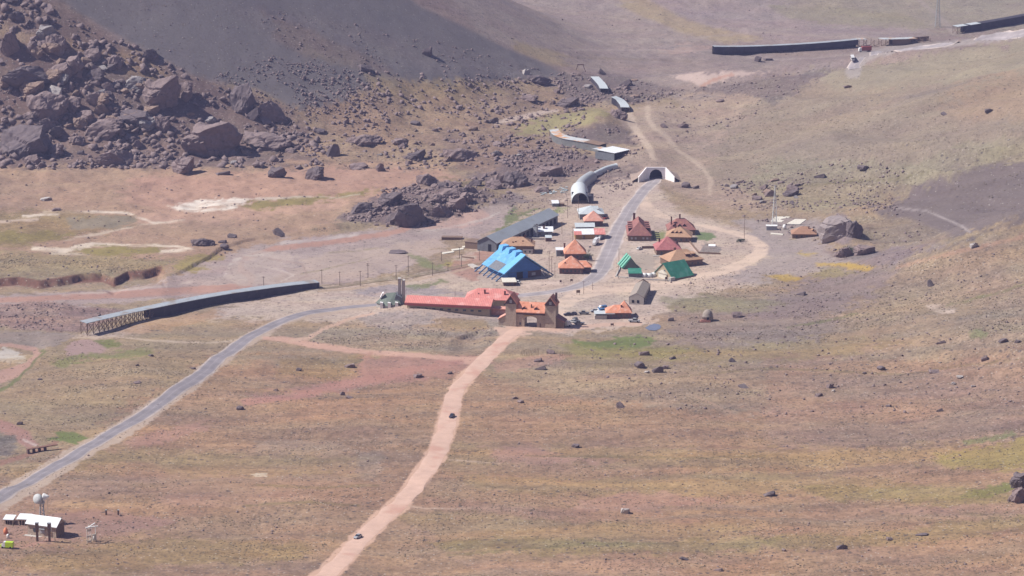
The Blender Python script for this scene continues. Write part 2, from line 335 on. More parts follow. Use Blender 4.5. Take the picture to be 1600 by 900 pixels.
# every entry: kind, appearance colour (sRGB), softness px, opacity, speckle (or None), points
# 'P' polygon, 'L' line with half width(px) given as last number of each point
PAINT = [
 # --- broad zones
 ('P', (150, 132, 128), 30, 1, .35, [(-400, -300), (2000, -300), (2000, 130), (-400, 130)]),
 ('P', (162, 150, 134), 22, .8, .3, [(760, -60), (1000, -20), (1180, 30), (1330, 40), (1480, 50), (1700, 40), (1700, -80), (760, -80)]),
 ('P', (158, 143, 140), 16, .9, .3, [(660, -60), (860, -60), (1010, 12), (1120, 60), (1000, 85), (860, 95), (760, 60)]),
 ('P', (166, 148, 146), 12, .8, .3, [(1120, -20), (1330, 25), (1480, 42), (1400, 62), (1120, 70), (1040, 30), (980, 0)]),
 ('P', (170, 150, 116), 8, .6, .2, [(980, -10), (1020, 5), (1060, 25), (1110, 42), (1200, 60), (1130, 68), (1060, 48), (1010, 28), (960, 6)]),
 ('P', (172, 152, 118), 7, .6, .2, [(800, 62), (860, 78), (910, 92), (930, 100), (900, 108), (860, 100), (815, 85)]),
 ('P', (158, 146, 124), 7, .7, .2, [(1200, 6), (1300, 10), (1420, 25), (1470, 45), (1300, 40), (1230, 28)]),
 ('P', (158, 140, 135), 14, .9, .3, [(880, 75), (1110, 78), (1330, 88), (1330, 120), (1080, 160), (960, 130), (880, 100)]),
 # scree cone
 ('P', (120, 113, 116), 8, 1, .14, [(-400, -300), (600, -300), (640, 0), (700, 30), (780, 68), (850, 100), (880, 118), (760, 130), (640, 135), (560, 150), (470, 175), (400, 140), (300, 118), (200, 60), (80, 0), (-400, -200)]),
 ('P', (124, 115, 118), 14, .7, .35, [(330, 0), (470, 20), (640, 60), (830, 100), (850, 125), (700, 120), (560, 90), (440, 70)]),
 ('P', (134, 116, 108), 14, .7, .5, [(420, 25), (470, 40), (530, 70), (600, 95), (620, 120), (560, 105), (480, 90), (430, 60)]),
 # boulder apron
 ('P', (128, 108, 104), 14, 1, .7, [(-400, -200), (60, -20), (180, 60), (300, 120), (400, 150), (480, 180), (560, 200), (560, 262), (480, 262), (300, 262), (0, 262), (-400, 262)]),
 ('P', (176, 152, 128), 10, .7, .3, [(-20, 22), (40, 50), (100, 62), (140, 70), (130, 85), (60, 72), (-20, 60)]),
 ('P', (160, 134, 112), 8, .7, .3, [(100, 66), (135, 66), (140, 78), (105, 76)]),
 ('P', (158, 132, 110), 10, .8, .4, [(165, 85), (210, 78), (250, 100), (260, 120), (210, 125), (180, 110)]),
 # rocky orange plateau
 ('P', (158, 134, 116), 16, 1, .6, [(470, 175), (560, 140), (660, 130), (800, 130), (900, 140), (940, 180), (860, 200), (800, 215), (790, 262), (700, 270), (560, 262), (480, 250)]),
 ('P', (168, 146, 112), 12, .6, .4, [(560, 112), (640, 125), (760, 128), (800, 150), (700, 158), (600, 150)]),
 ('P', (140, 118, 110), 12, .7, .6, [(690, 205), (790, 200), (860, 215), (900, 240), (860, 262), (760, 275), (700, 262)]),
 ('P', (160, 150, 112), 6, .9, .15, [(800, 205), (830, 190), (870, 176), (930, 171), (960, 175), (930, 190), (880, 200), (840, 210), (800, 212)]),
 ('L', (196, 176, 166), 2, .95, .1, [(772, 192, 2), (800, 186, 4), (840, 178, 4), (870, 172, 2)]),
 # central slope above tunnel, right of it
 ('P', (166, 146, 134), 14, 1, .35, [(960, 180), (1010, 165), (1100, 150), (1240, 115), (1300, 140), (1260, 230), (1240, 330), (1120, 330), (1040, 290), (960, 300), (880, 330), (800, 330), (830, 290), (900, 250), (980, 240)]),
 # right-hand valley side
 ('P', (160, 142, 126), 16, 1, .3, [(1240, 125), (1300, 108), (1420, 92), (1700, 50), (1700, 300), (1500, 300), (1300, 300), (1120, 290), (1100, 230), (1180, 160)]),
 ('P', (162, 149, 130), 14, .8, .15, [(1290, 112), (1420, 94), (1700, 50), (1700, 110), (1500, 130), (1380, 140), (1300, 140)]),
 ('P', (172, 146, 124), 16, .6, .2, [(1500, 130), (1700, 100), (1700, 190), (1560, 190), (1480, 180)]),
 ('P', (156, 144, 122), 12, .7, .4, [(1210, 245), (1300, 250), (1420, 255), (1520, 225), (1700, 190), (1700, 250), (1500, 275), (1400, 310), (1280, 330), (1200, 320), (1160, 290)]),
 ('P', (130, 116, 114), 12, 1, .15, [(1440, 290), (1520, 262), (1700, 225), (1700, 340), (1600, 345), (1500, 375), (1400, 380), (1370, 330)]),
 ('P', (150, 132, 116), 12, .9, .5, [(1330, 335), (1420, 340), (1500, 375), (1400, 395), (1350, 385)]),
 ('P', (140, 124, 128), 12, .8, .3, [(1280, 395), (1380, 385), (1480, 380), (1400, 410), (1300, 430)]),
 ('P', (168, 144, 118), 12, .8, .3, [(1480, 380), (1600, 340), (1700, 320), (1700, 400), (1500, 420), (1400, 440)]),
 # lower right slope
 ('P', (156, 136, 120), 20, 1, .45, [(1040, 470), (1180, 440), (1300, 430), (1420, 415), (1600, 360), (1700, 340), (1700, 1000), (1000, 1000), (800, 1000), (840, 560), (1000, 520)]),
 ('P', (148, 130, 128), 16, .8, .2, [(1170, 470), (1300, 430), (1420, 410), (1380, 450), (1280, 500), (1150, 500)]),
 ('P', (146, 128, 124), 16, .6, .3, [(1060, 490), (1220, 480), (1320, 500), (1300, 530), (1060, 540)]),
 ('P', (160, 140, 104), 12, .6, .3, [(860, 545), (1000, 540), (1150, 545), (1300, 525), (1420, 530), (1300, 560), (1100, 570), (900, 575)]),
 ('P', (168, 140, 116), 10, .6, .3, [(1240, 545), (1320, 520), (1460, 490), (1560, 470), (1480, 510), (1360, 530)]),
 # brown grass in front
 ('P', (161, 132, 112), 20, 1, .45, [(-400, 560), (300, 560), (700, 560), (800, 600), (900, 620), (1100, 640), (1700, 620), (1700, 1100), (-400, 1100)]),
 ('P', (158, 138, 116), 16, .9, .35, [(-300, 530), (100, 520), (300, 520), (340, 540), (300, 590), (200, 640), (120, 690), (0, 740), (-300, 760)]),
 ('P', (158, 138, 104), 12, .4, .35, [(250, 720), (420, 712), (540, 716), (600, 730), (420, 745), (260, 748)]),
 ('P', (166, 136, 118), 10, .6, .2, [(200, 750), (420, 742), (600, 752), (600, 770), (300, 772)]),
 ('P', (150, 128, 92), 12, .55, .4, [(0, 880), (150, 850), (300, 840), (480, 850), (500, 870), (300, 885), (100, 900)]),
 ('P', (152, 130, 94), 12, .5, .4, [(420, 560), (560, 555), (640, 560), (520, 590), (430, 590)]),
 ('P', (158, 138, 102), 12, .38, .4, [(660, 690), (900, 700), (1200, 700), (1500, 690), (1500, 720), (1200, 735), (900, 730), (680, 722)]),
 ('P', (160, 142, 102), 12, .36, .3, [(700, 740), (900, 750), (1200, 740), (1400, 745), (1400, 770), (1100, 775), (760, 768)]),
 ('P', (158, 137, 102), 12, .36, .35, [(600, 800), (900, 812), (1200, 820), (1100, 850), (700, 850)]),
 ('P', (168, 134, 118), 12, .5, .3, [(620, 785), (760, 788), (980, 795), (1080, 805), (900, 812), (680, 800)]),
 ('P', (170, 135, 126), 10, .7, .2, [(760, 700), (830, 695), (870, 710), (980, 722), (860, 728), (770, 722)]),
 ('P', (168, 134, 124), 10, .7, .3, [(880, 790), (960, 770), (1060, 772), (1140, 785), (1040, 796), (900, 798)]),
 ('P', (160, 130, 116), 12, .6, .5, [(1200, 560), (1500, 560), (1700, 540), (1700, 640), (1400, 650), (1200, 660)]),
 ('P', (150, 126, 116), 12, .6, .5, [(1180, 640), (1500, 620), (1700, 620), (1700, 680), (1400, 700), (1200, 700)]),
 ('P', (164, 150, 84), 10, .55, .2, [(1450, 715), (1520, 705), (1580, 690), (1700, 670), (1700, 720), (1560, 735), (1480, 730)]),
 ('P', (110, 122, 66), 5, .7, .1, [(1490, 770), (1540, 760), (1585, 752), (1585, 762), (1540, 775), (1500, 780)]),
 ('P', (150, 135, 88), 10, .5, .3, [(1380, 780), (1500, 765), (1590, 770), (1580, 790), (1440, 790)]),
 ('P', (120, 130, 88), 4, .6, .2, [(1500, 690), (1580, 672), (1585, 680), (1510, 696)]),
 ('P', (120, 130, 88), 4, .6, .2, [(1515, 518), (1540, 514), (1535, 524), (1515, 528)]),
 ('P', (168, 130, 122), 8, .8, .2, [(560, 560), (640, 552), (740, 556), (780, 566), (700, 590), (600, 600), (480, 622), (400, 628), (380, 615), (480, 605), (560, 588)]),
 ('P', (172, 136, 126), 8, .7, .2, [(180, 690), (250, 670), (340, 660), (300, 680), (220, 700)]),
 ('P', (160, 146, 136), 8, .3, .2, [(400, 690), (520, 690), (560, 705), (470, 712), (400, 708)]),
 ('P', (152, 138, 130), 8, .4, .5, [(550, 705), (590, 700), (600, 720), (590, 745), (560, 745), (552, 725)]),
 # left plain
 ('P', (170, 142, 124), 14, 1, .25, [(-400, 262), (500, 262), (700, 270), (780, 290), (700, 300), (560, 330), (480, 380), (300, 420), (250, 440), (-400, 455)]),
 ('P', (184, 148, 132), 10, .9, .15, [(220, 275), (420, 268), (560, 262), (700, 268), (720, 280), (600, 305), (420, 312), (260, 330), (180, 310)]),
 ('P', (190, 156, 140), 8, .8, .1, [(130, 345), (240, 330), (420, 322), (540, 308), (520, 325), (400, 340), (240, 352)]),
 ('P', (150, 130, 98), 9, .8, .4, [(-400, 330), (60, 330), (220, 338), (222, 350), (170, 362), (90, 376), (0, 388), (-400, 390)]),
 ('P', (140, 128, 80), 6, .7, .3, [(-100, 368), (60, 360), (120, 364), (80, 376), (-100, 384)]),
 ('P', (146, 134, 120), 5, .9, .05, [(112, 342), (160, 337), (218, 340), (220, 348), (180, 357), (110, 358)]),
 ('P', (152, 136, 108), 10, .8, .5, [(-400, 392), (60, 392), (200, 402), (300, 405), (260, 425), (120, 438), (-400, 442)]),
 ('L', (222, 206, 194), 2.5, .95, .05, [(38, 338, 2), (80, 333, 3.5), (150, 330, 2.5), (200, 333, 1.5), (225, 343, 1.6), (240, 348, 1.4), (290, 344, 1)]),
 ('L', (200, 180, 168), 2.5, .85, .05, [(-20, 347, 2), (60, 343, 2)]),
 ('P', (232, 220, 212), 4, 1, .05, [(265, 322), (300, 314), (360, 310), (400, 311), (372, 324), (330, 330), (280, 330)]),
 ('P', (140, 130, 80), 4, .8, .1, [(380, 322), (410, 312), (500, 306), (560, 298), (600, 294), (560, 305), (470, 318), (400, 328)]),
 ('L', (206, 192, 182), 2, .8, .05, [(400, 311, 2), (450, 309, 1.5), (490, 307, 1), (530, 308, 1), (560, 303, 1)]),
 ('L', (204, 186, 172), 2.2, .9, .05, [(100, 376, 1), (140, 368, 2), (180, 360, 1.2), (222, 352, 1), (260, 347, 1)]),
 ('L', (220, 204, 190), 2.2, .95, .05, [(50, 388, 3), (100, 392, 4), (145, 382, 3), (200, 383, 1.6), (270, 384, 2), (300, 390, 2), (250, 394, 3)]),
 ('L', (200, 184, 170), 2.2, .8, .05, [(80, 396, 2), (140, 398, 1.4)]),
 ('P', (142, 132, 78), 4, .8, .1, [(115, 390), (170, 385), (260, 387), (245, 394), (170, 400), (140, 398)]),
 ('P', (154, 140, 92), 6, .8, .2, [(290, 402), (330, 395), (350, 400), (310, 425), (280, 425)]),
 # rocky ground of the riverside pile and the slope left of the arched gallery
 ('P', (122, 106, 108), 6, .9, .6, [(530, 345), (560, 318), (620, 296), (700, 284), (790, 262), (830, 262), (840, 285), (780, 296), (750, 318), (720, 338), (660, 356), (600, 350)]),
 ('P', (128, 110, 110), 7, .85, .6, [(780, 250), (830, 235), (900, 238), (950, 250), (930, 262), (890, 275), (850, 292), (800, 296), (790, 275)]),
 ('P', (138, 124, 126), 5, .9, .3, [(745, 345), (760, 318), (800, 300), (826, 308), (800, 326), (780, 345)]),
 ('P', (148, 130, 100), 6, .7, .2, [(690, 280), (740, 278), (790, 300), (770, 300), (720, 292)]),
 ('P', (136, 120, 118), 7, .8, .6, [(930, 262), (1000, 258), (1000, 275), (960, 300), (925, 310), (920, 290)]),
 # olive and bare bands of the near slope
 ('P', (150, 134, 100), 9, .45, .5, [(0, 735), (120, 712), (240, 700), (380, 706), (300, 722), (140, 730), (20, 752)]),
 ('P', (146, 130, 92), 9, .55, .5, [(660, 845), (820, 838), (1000, 848), (1240, 838), (1200, 858), (900, 868), (700, 862)]),
 ('P', (146, 128, 94), 9, .55, .5, [(1180, 840), (1400, 830), (1620, 800), (1620, 826), (1420, 850), (1220, 862)]),
 ('P', (148, 132, 92), 9, .55, .5, [(1240, 760), (1420, 756), (1560, 762), (1500, 778), (1300, 782)]),
 ('P', (170, 138, 124), 8, .6, .3, [(1360, 800), (1500, 790), (1620, 780), (1620, 798), (1480, 808)]),
 ('P', (168, 138, 122), 8, .6, .3, [(0, 772), (180, 742), (330, 738), (200, 762), (60, 790)]),
 ('P', (168, 136, 122), 8, .6, .35, [(240, 776), (420, 768), (560, 778), (420, 792), (260, 790)]),
 ('P', (166, 136, 122), 9, .6, .35, [(700, 872), (900, 880), (1150, 872), (1100, 890), (760, 900)]),
 ('L', (128, 116, 84), 3, .6, .5, [(380, 790, 1.5), (480, 784, 2), (560, 790, 1.5)]),
 ('L', (128, 116, 84), 3, .6, .5, [(400, 758, 1.5), (500, 762, 2), (590, 758, 1.5)]),
 ('L', (124, 112, 84), 2.5, .6, .5, [(820, 712, 1), (960, 714, 2), (1080, 716, 1.5), (1200, 712, 1)]),
 ('L', (126, 114, 84), 2.5, .6, .5, [(700, 868, 1), (820, 858, 2), (960, 848, 1.5), (1040, 850, 1)]),
 ('L', (126, 114, 86), 2.5, .6, .5, [(1060, 588, 1), (1200, 575, 1.5), (1400, 585, 1.5), (1600, 560, 1)]),
 ('L', (118, 122, 78), 2.5, .7, .2, [(1230, 512, 1), (1290, 502, 1), (1340, 490, 1)]),
 ('L', (122, 122, 80), 2.5, .7, .3, [(1480, 478, 1), (1540, 462, 1.5), (1620, 440, 1.5)]),
 ('L', (128, 112, 96), 2, .7, .5, [(1400, 440, 1), (1500, 470, 1), (1560, 450, 1), (1620, 435, 1)]),
 ('L', (134, 118, 110), 3, .7, .3, [(1280, 455, 1), (1360, 428, 2), (1440, 402, 2), (1520, 372, 2), (1620, 335, 2)]),
 ('L', (186, 148, 126), 3, .7, .2, [(1400, 418, 2), (1480, 398, 3), (1560, 380, 3), (1620, 362, 3)]),
 ('L', (134, 120, 112), 2.5, .7, .3, [(1290, 335, 1), (1380, 300, 1.5), (1450, 285, 1.5), (1530, 262, 2), (1620, 235, 2)]),
 ('L', (136, 122, 116), 2.5, .6, .2, [(1370, 158, 1), (1430, 150, 2), (1480, 138, 2), (1540, 120, 1)]),
 ('L', (130, 120, 90), 2.5, .7, .3, [(1180, 300, 1), (1300, 285, 1.5), (1400, 280, 2), (1450, 268, 1)]),
 ('L', (140, 124, 112), 2, .6, .3, [(860, 88, 1), (960, 92, 1.5), (1080, 96, 1)]),
 ('L', (178, 160, 150), 2, .7, .1, [(960, 66, 1), (1060, 62, 1), (1180, 50, 1.5), (1300, 58, 2), (1420, 62, 2)]),
 ('L', (186, 152, 132), 3, .6, .1, [(420, 250, 3), (520, 258, 3), (640, 256, 3), (700, 262, 2)]),
 # river bed
 ('P', (170, 152, 150), 5, 1, .25, [(-400, 462), (0, 462), (60, 458), (150, 455), (240, 446), (300, 425), (345, 400), (400, 382), (450, 374), (560, 362), (640, 354), (720, 340), (760, 318), (800, 322), (790, 345), (745, 372), (700, 372), (660, 395), (640, 420), (560, 440), (500, 448), (420, 455), (330, 466), (250, 470), (120, 478), (-400, 486)]),
 ('L', (180, 142, 130), 2, .9, .05, [(-100, 472, 3), (60, 467, 4), (200, 459, 6), (330, 452, 6), (390, 446, 4), (395, 435, 5), (375, 420, 5), (380, 405, 4), (430, 388, 4), (520, 378, 4), (600, 366, 4), (640, 357, 3)]),
 ('P', (184, 154, 146), 5, .9, .1, [(640, 360), (700, 345), (735, 326), (755, 328), (770, 340), (740, 350), (700, 356)]),
 ('L', (196, 178, 172), 2, .8, .05, [(100, 462, 2), (200, 452, 2), (260, 447, 1), (300, 440, 2)]),
 ('L', (192, 178, 176), 2, .8, .05, [(440, 380, 3), (500, 374, 2), (560, 366, 2)]),
 ('P', (182, 162, 154), 6, .9, .12, [(430, 430), (500, 395), (600, 385), (680, 372), (700, 385), (660, 410), (560, 432), (480, 446), (420, 450)]),
 ('L', (196, 184, 182), 1.6, .8, .05, [(660, 362, 1), (720, 352, 2), (760, 342, 2), (780, 330, 1)]),
 ('L', (150, 138, 108), 1.6, .7, .2, [(470, 428, .8), (520, 418, 1), (575, 404, .8)]),
 ('L', (150, 138, 108), 1.6, .6, .2, [(515, 395, .8), (560, 392, .8), (600, 386, .7)]),
 ('P', (158, 130, 124), 5, .9, .7, [(-20, 480), (60, 470), (130, 478), (200, 484), (180, 500), (120, 518), (40, 516), (-20, 505)]),
 ('P', (150, 136, 132), 5, .9, .2, [(-100, 515), (60, 518), (120, 522), (100, 540), (70, 545), (-100, 530)]),
 ('L', (186, 150, 140), 2, .85, .05, [(-80, 540, 3), (20, 540, 3), (55, 546, 4), (60, 556, 5), (40, 572, 7), (0, 590, 9), (-60, 610, 10)]),
 ('P', (196, 188, 184), 3, .9, .05, [(-30, 548), (15, 545), (38, 552), (36, 562), (18, 566), (-30, 562)]),
 ('P', (168, 142, 140), 3, .95, .05, [(105, 545), (118, 534), (140, 531), (158, 534), (166, 545), (150, 554), (110, 558)]),
 ('P', (110, 120, 66), 4, .75, .1, [(150, 533), (175, 530), (190, 534), (175, 543), (165, 544)]),
 ('P', (126, 130, 84), 6, .7, .2, [(85, 560), (110, 560), (200, 545), (235, 545), (225, 557), (150, 562), (100, 575), (85, 572)]),
 ('L', (112, 118, 80), 2.4, .8, .1, [(70, 548, 2), (45, 575, 2), (10, 605, 3), (-20, 620, 3)]),
 ('P', (165, 128, 122), 4, .9, .1, [(-20, 648), (20, 662), (45, 674), (60, 692), (45, 702), (28, 690), (-20, 664)]),
 ('L', (204, 186, 184), 1.5, .8, .05, [(38, 688, 2), (55, 695, 2)]),
 ('P', (122, 112, 108), 6, .9, .5, [(-20, 672), (25, 680), (30, 702), (0, 712), (-20, 712)]),
 ('P', (104, 122, 70), 3, .8, .1, [(78, 688), (95, 675), (118, 676), (135, 684), (115, 694), (100, 690)]),
 ('L', (156, 118, 108), 2, .8, .1, [(-20, 728, 5), (40, 712, 3), (90, 690, 2)]),
 ('P', (186, 168, 162), 5, .8, .1, [(345, 430), (360, 405), (400, 392), (470, 398), (440, 420), (430, 442), (380, 450)]),
 ('L', (204, 190, 184), 2, .8, .05, [(350, 430, 1), (362, 408, 2), (385, 400, 1.5), (430, 396, 1)]),
 ('L', (166, 140, 134), 1.5, .7, .05, [(200, 466, 1), (280, 458, 1.2), (340, 458, 1), (420, 452, 1)]),
 ('L', (204, 188, 182), 1.5, .7, .05, [(400, 414, 1), (430, 420, 1.2), (460, 430, 1), (440, 440, 1)]),
 ('L', (164, 140, 134), 1.3, .6, .05, [(420, 404, 1), (470, 412, 1), (480, 430, 1), (450, 446, 1)]),
 ('P', (150, 134, 134), 5, .9, .3, [(1282, 372), (1290, 345), (1305, 333), (1322, 336), (1330, 372), (1310, 380)]),
 ('P', (140, 128, 128), 5, .9, .4, [(1300, 398), (1316, 382), (1345, 380), (1372, 395), (1340, 408)]),
 # valley floor near the village
 ('P', (190, 170, 160), 10, 1, .3, [(500, 450), (620, 436), (700, 415), (730, 385), (800, 340), (880, 310), (930, 290), (1010, 275), (1060, 330), (1140, 350), (1210, 370), (1240, 400), (1180, 440), (1060, 470), (1020, 505), (880, 520), (800, 520), (740, 520), (640, 520), (560, 505), (430, 500), (300, 500), (160, 530), (110, 525), (300, 490), (480, 452)]),
 ('P', (172, 156, 152), 10, .9, .2, [(1150, 345), (1280, 340), (1290, 400), (1350, 410), (1260, 430), (1180, 440), (1130, 440), (1200, 400)]),
 ('P', (152, 142, 148), 8, .8, .3, [(555, 452), (640, 445), (700, 452), (740, 460), (640, 462), (560, 462)]),
 ('P', (122, 128, 88), 5, .8, .2, [(632, 447), (660, 443), (690, 436), (700, 440), (670, 450), (640, 450)]),
 ('P', (128, 132, 92), 5, .8, .2, [(640, 398), (660, 400), (680, 416), (700, 408), (712, 412), (690, 420), (660, 418)]),
 ('P', (170, 148, 92), 5, .7, .1, [(690, 412), (720, 402), (740, 400), (730, 410), (700, 418)]),
 ('P', (170, 130, 118), 6, .8, .2, [(700, 425), (720, 398), (760, 390), (790, 396), (750, 415), (740, 440)]),
 ('L', (132, 122, 102), 1.5, .8, .1, [(498, 452, 1.2), (560, 443, 1), (640, 432, 1), (700, 420, 1), (760, 408, 1)]),
 ('L', (186, 162, 144), 1.3, .9, .1, [(498, 456, 1.6), (560, 450, 1.4), (640, 439, 1.2), (700, 427, 1), (760, 412, 1)]),
 ('L', (126, 116, 98), 1.5, .7, .1, [(498, 448, .8), (560, 440, .8), (640, 429, .8), (700, 417, .8)]),
 ('P', (160, 142, 126), 8, .8, .6, [(500, 510), (560, 497), (680, 505), (780, 500), (800, 512), (780, 535), (700, 552), (600, 550), (500, 540), (470, 532)]),
 ('P', (156, 146, 144), 6, .8, .4, [(560, 497), (620, 490), (670, 488), (680, 500), (640, 512), (570, 510)]),
 ('P', (160, 134, 104), 6, .8, .3, [(650, 508), (700, 498), (760, 500), (760, 515), (700, 516)]),
 ('P', (172, 140, 112), 6, .7, .2, [(255, 494), (330, 482), (350, 488), (300, 510), (230, 520), (190, 520)]),
 ('P', (110, 124, 72), 4, .85, .2, [(890, 530), (930, 534), (970, 528), (1000, 524), (1026, 528), (1018, 540), (990, 545), (930, 547), (900, 540)]),
 ('P', (150, 140, 92), 8, .7, .3, [(870, 538), (1000, 544), (1100, 548), (1060, 560), (900, 556)]),
 ('P', (150, 140, 110), 8, .7, .3, [(1030, 465), (1120, 462), (1220, 470), (1180, 485), (1050, 485)]),
 ('P', (150, 150, 110), 5, .7, .3, [(835, 332), (870, 322), (890, 325), (860, 336), (835, 342)]),
 ('P', (108, 120, 78), 3, .8, .1, [(784, 350), (795, 325), (805, 322), (800, 336), (830, 326), (848, 324), (820, 335), (790, 352), (770, 360), (760, 362)]),
 ('P', (112, 126, 80), 3, .8, .1, [(858, 331), (872, 324), (866, 335)]),
 ('P', (104, 128, 78), 3, .85, .1, [(1088, 362), (1105, 362), (1115, 370), (1100, 375), (1080, 374)]),
 ('P', (126, 134, 84), 3, .8, .1, [(1018, 362), (1036, 360), (1036, 374), (1020, 375)]),
 ('P', (190, 162, 62), 4, .62, .1, [(1242, 396), (1262, 392), (1275, 396), (1258, 400)]),
 ('P', (196, 162, 60), 4, .62, .1, [(1272, 410), (1330, 412), (1368, 416), (1350, 422), (1310, 418), (1275, 416)]),
 ('P', (192, 160, 62), 4, .62, .1, [(1200, 432), (1230, 428), (1260, 436), (1225, 440)]),
 ('P', (156, 142, 102), 6, .7, .2, [(1290, 420), (1340, 424), (1300, 434), (1262, 434)]),
 ('P', (206, 186, 176), 3, .8, .1, [(890, 470), (880, 490), (930, 505), (1000, 498), (1010, 506), (900, 515), (860, 512), (868, 478)]),
 ('P', (214, 192, 182), 3, .9, .05, [(812, 442), (870, 437), (876, 442), (860, 447), (815, 450)]),
 ('P', (206, 188, 180), 3, .8, .05, [(985, 379), (1035, 379), (1033, 398), (985, 398)]),
 ('P', (172, 158, 150), 2, .95, .1, [(976, 396), (1032, 398), (1022, 421), (998, 421), (975, 401)]),
 ('P', (216, 188, 180), 2, .9, .05, [(1062, 380), (1097, 378), (1092, 396), (1078, 388)]),
 ('P', (150, 136, 132), 1.5, .95, .4, [(1097, 378), (1126, 386), (1126, 397), (1092, 396)]),
 ('L', (206, 184, 172), 2, .8, .05, [(968, 400, 1.5), (958, 432, 2), (985, 434, 1.5), (1045, 437, 1.5)]),
 ('P', (196, 180, 170), 2, .8, .05, [(720, 398), (742, 396), (745, 404), (705, 410)]),
 # far valley features
 ('P', (196, 174, 168), 3, .95, .05, [(1046, 120), (1080, 114), (1180, 112), (1210, 111), (1140, 122), (1095, 136), (1085, 130)]),
 ('L', (188, 150, 136), 2, .9, .05, [(1095, 134, 2), (1120, 122, 2.5), (1145, 117, 2)]),
 ('L', (180, 164, 156), 2, .7, .05, [(880, 78, .8), (1000, 78, 1), (1115, 80, 1), (1200, 94, 1), (1280, 90, 1), (1335, 84, 1)]),
 ('P', (130, 116, 114), 6, .8, .6, [(1070, 142), (1150, 130), (1240, 118), (1310, 108), (1250, 140), (1210, 165), (1180, 150)]),
 ('P', (118, 106, 108), 8, .85, .8, [(860, 120), (940, 112), (1000, 124), (1060, 140), (1000, 160), (920, 165), (880, 150)]),
 ('P', (120, 106, 106), 6, .9, .5, [(875, 212), (900, 200), (950, 192), (990, 205), (985, 225), (940, 225), (890, 215)]),
 ('P', (184, 158, 150), 5, .6, .05, [(1020, 80), (1060, 70), (1130, 74), (1060, 84)]),
 # shoulders of the paved road
 ('L', (186, 166, 154), 3, .95, .05, [(-80, 822, 20), (0, 783, 17), (100, 722, 15), (200, 665, 13), (300, 598, 12), (350, 556, 10), (400, 522, 9), (450, 499, 7), (510, 486, 5.5), (590, 477, 4), (700, 468, 4)]),
 ('L', (200, 180, 172), 3, .95, .05, [(790, 464, 4), (860, 457, 5), (905, 449, 9), (930, 437, 15), (945, 415, 17), (955, 392, 20), (965, 368, 18), (976, 345, 17), (988, 320, 13), (1004, 300, 11), (1022, 283, 10)]),
 ('L', (176, 164, 160), 3, .8, .05, [(1620, 53, 5), (1500, 67, 5), (1400, 76, 5), (1345, 90, 9), (1334, 112, 12)]),
 # dirt roads and tracks
 ('L', (208, 172, 154), 2.5, 1, .05, [(460, 940, 17), (507, 900, 17), (540, 868, 16), (567, 840, 15.5), (600, 808, 15), (628, 783, 15), (655, 748, 15), (680, 712, 16), (695, 675, 17), (702, 650, 17), (709, 620, 14), (718, 600, 13), (738, 582, 11), (757, 562, 10), (778, 542, 10), (797, 524, 10), (815, 514, 9)]),
 ('P', (208, 176, 162), 3, .95, .05, [(775, 512), (880, 512), (880, 517), (830, 520), (800, 530), (785, 535)]),
 ('L', (202, 164, 150), 2.5, .95, .05, [(410, 527, 3), (450, 531, 5), (500, 541, 5), (570, 550, 4), (650, 555, 4), (720, 562, 5), (755, 566, 7)]),
 ('L', (202, 170, 154), 2, .95, .05, [(452, 532, 2), (480, 528, 2.5), (505, 515, 2.5), (540, 500, 2), (585, 490, 1.6)]),
 ('L', (180, 140, 126), 2.5, .7, .05, [(570, 580, 3), (565, 565, 3), (580, 552, 3)]),
 ('L', (178, 134, 124), 4, .8, .1, [(380, 628, 5), (450, 622, 5), (520, 604, 5), (600, 590, 5), (660, 575, 5), (720, 566, 5)]),
 ('W', (216, 192, 178), 4, 1, .05, [(1003, 309, 12), (1012, 324, 11), (1030, 336, 9), (1060, 345, 8), (1100, 353, 8), (1140, 362, 9), (1174, 372, 10), (1190, 384, 11), (1189, 395, 12), (1170, 408, 13), (1130, 423, 15), (1080, 436, 18), (1030, 445, 20), (960, 451, 22), (915, 457, 22), (885, 470, 16), (868, 490, 12), (865, 510, 10)]),
 ('L', (204, 172, 158), 2, .9, .05, [(865, 514, 3), (900, 512, 3), (950, 507, 3), (1000, 505, 3)]),
 ('W', (196, 176, 162), 4, .85, .1, [(982, 176, 7), (988, 195, 7), (1000, 212, 6), (1016, 234, 6), (1022, 250, 4)]),
 ('W', (194, 174, 160), 4, .7, .1, [(1013, 165, 3), (1012, 185, 4), (1024, 202, 5), (1044, 215, 5), (1057, 234, 4), (1084, 252, 5), (1104, 268, 4), (1112, 284, 4), (1108, 304, 3)]),
 ('L', (170, 142, 126), 2, .6, .1, [(1090, 620, 2), (1110, 630, 2), (1160, 655, 1.6), (1200, 670, 1.6)]),
 ('L', (170, 142, 126), 2, .5, .1, [(1340, 590, 3), (1342, 620, 3), (1344, 660, 3)]),
 ('L', (196, 168, 152), 1.5, .75, .05, [(640, 790, 1.5), (655, 794, 1.5), (700, 795, 1), (740, 794, 1)]),
 ('L', (126, 108, 104), 1.5, .6, .2, [(645, 783, 1.2), (660, 765, 1.2), (672, 748, 1)]),
 ('L', (196, 170, 156), 1.2, .7, .05, [(700, 718, 1), (730, 720, 1), (780, 724, .8)]),
 ('L', (192, 172, 158), 1.5, .9, .1, [(115, 528, 1.4), (180, 526, 1.2), (250, 533, 1.2), (320, 536, 1), (390, 530, 1.5)]),
 ('L', (186, 172, 170), 2, .6, .1, [(1400, 325, 1.5), (1450, 330, 1.5), (1500, 352, 2), (1515, 362, 2)]),
 ('L', (172, 156, 150), 2, .6, .1, [(1430, -5, 3), (1460, 20, 3), (1480, 38, 4), (1490, 50, 5)]),
 ('P', (200, 180, 172), 2, .85, .05, [(1448, 478), (1470, 476), (1492, 478), (1492, 488), (1475, 492), (1460, 486)]),
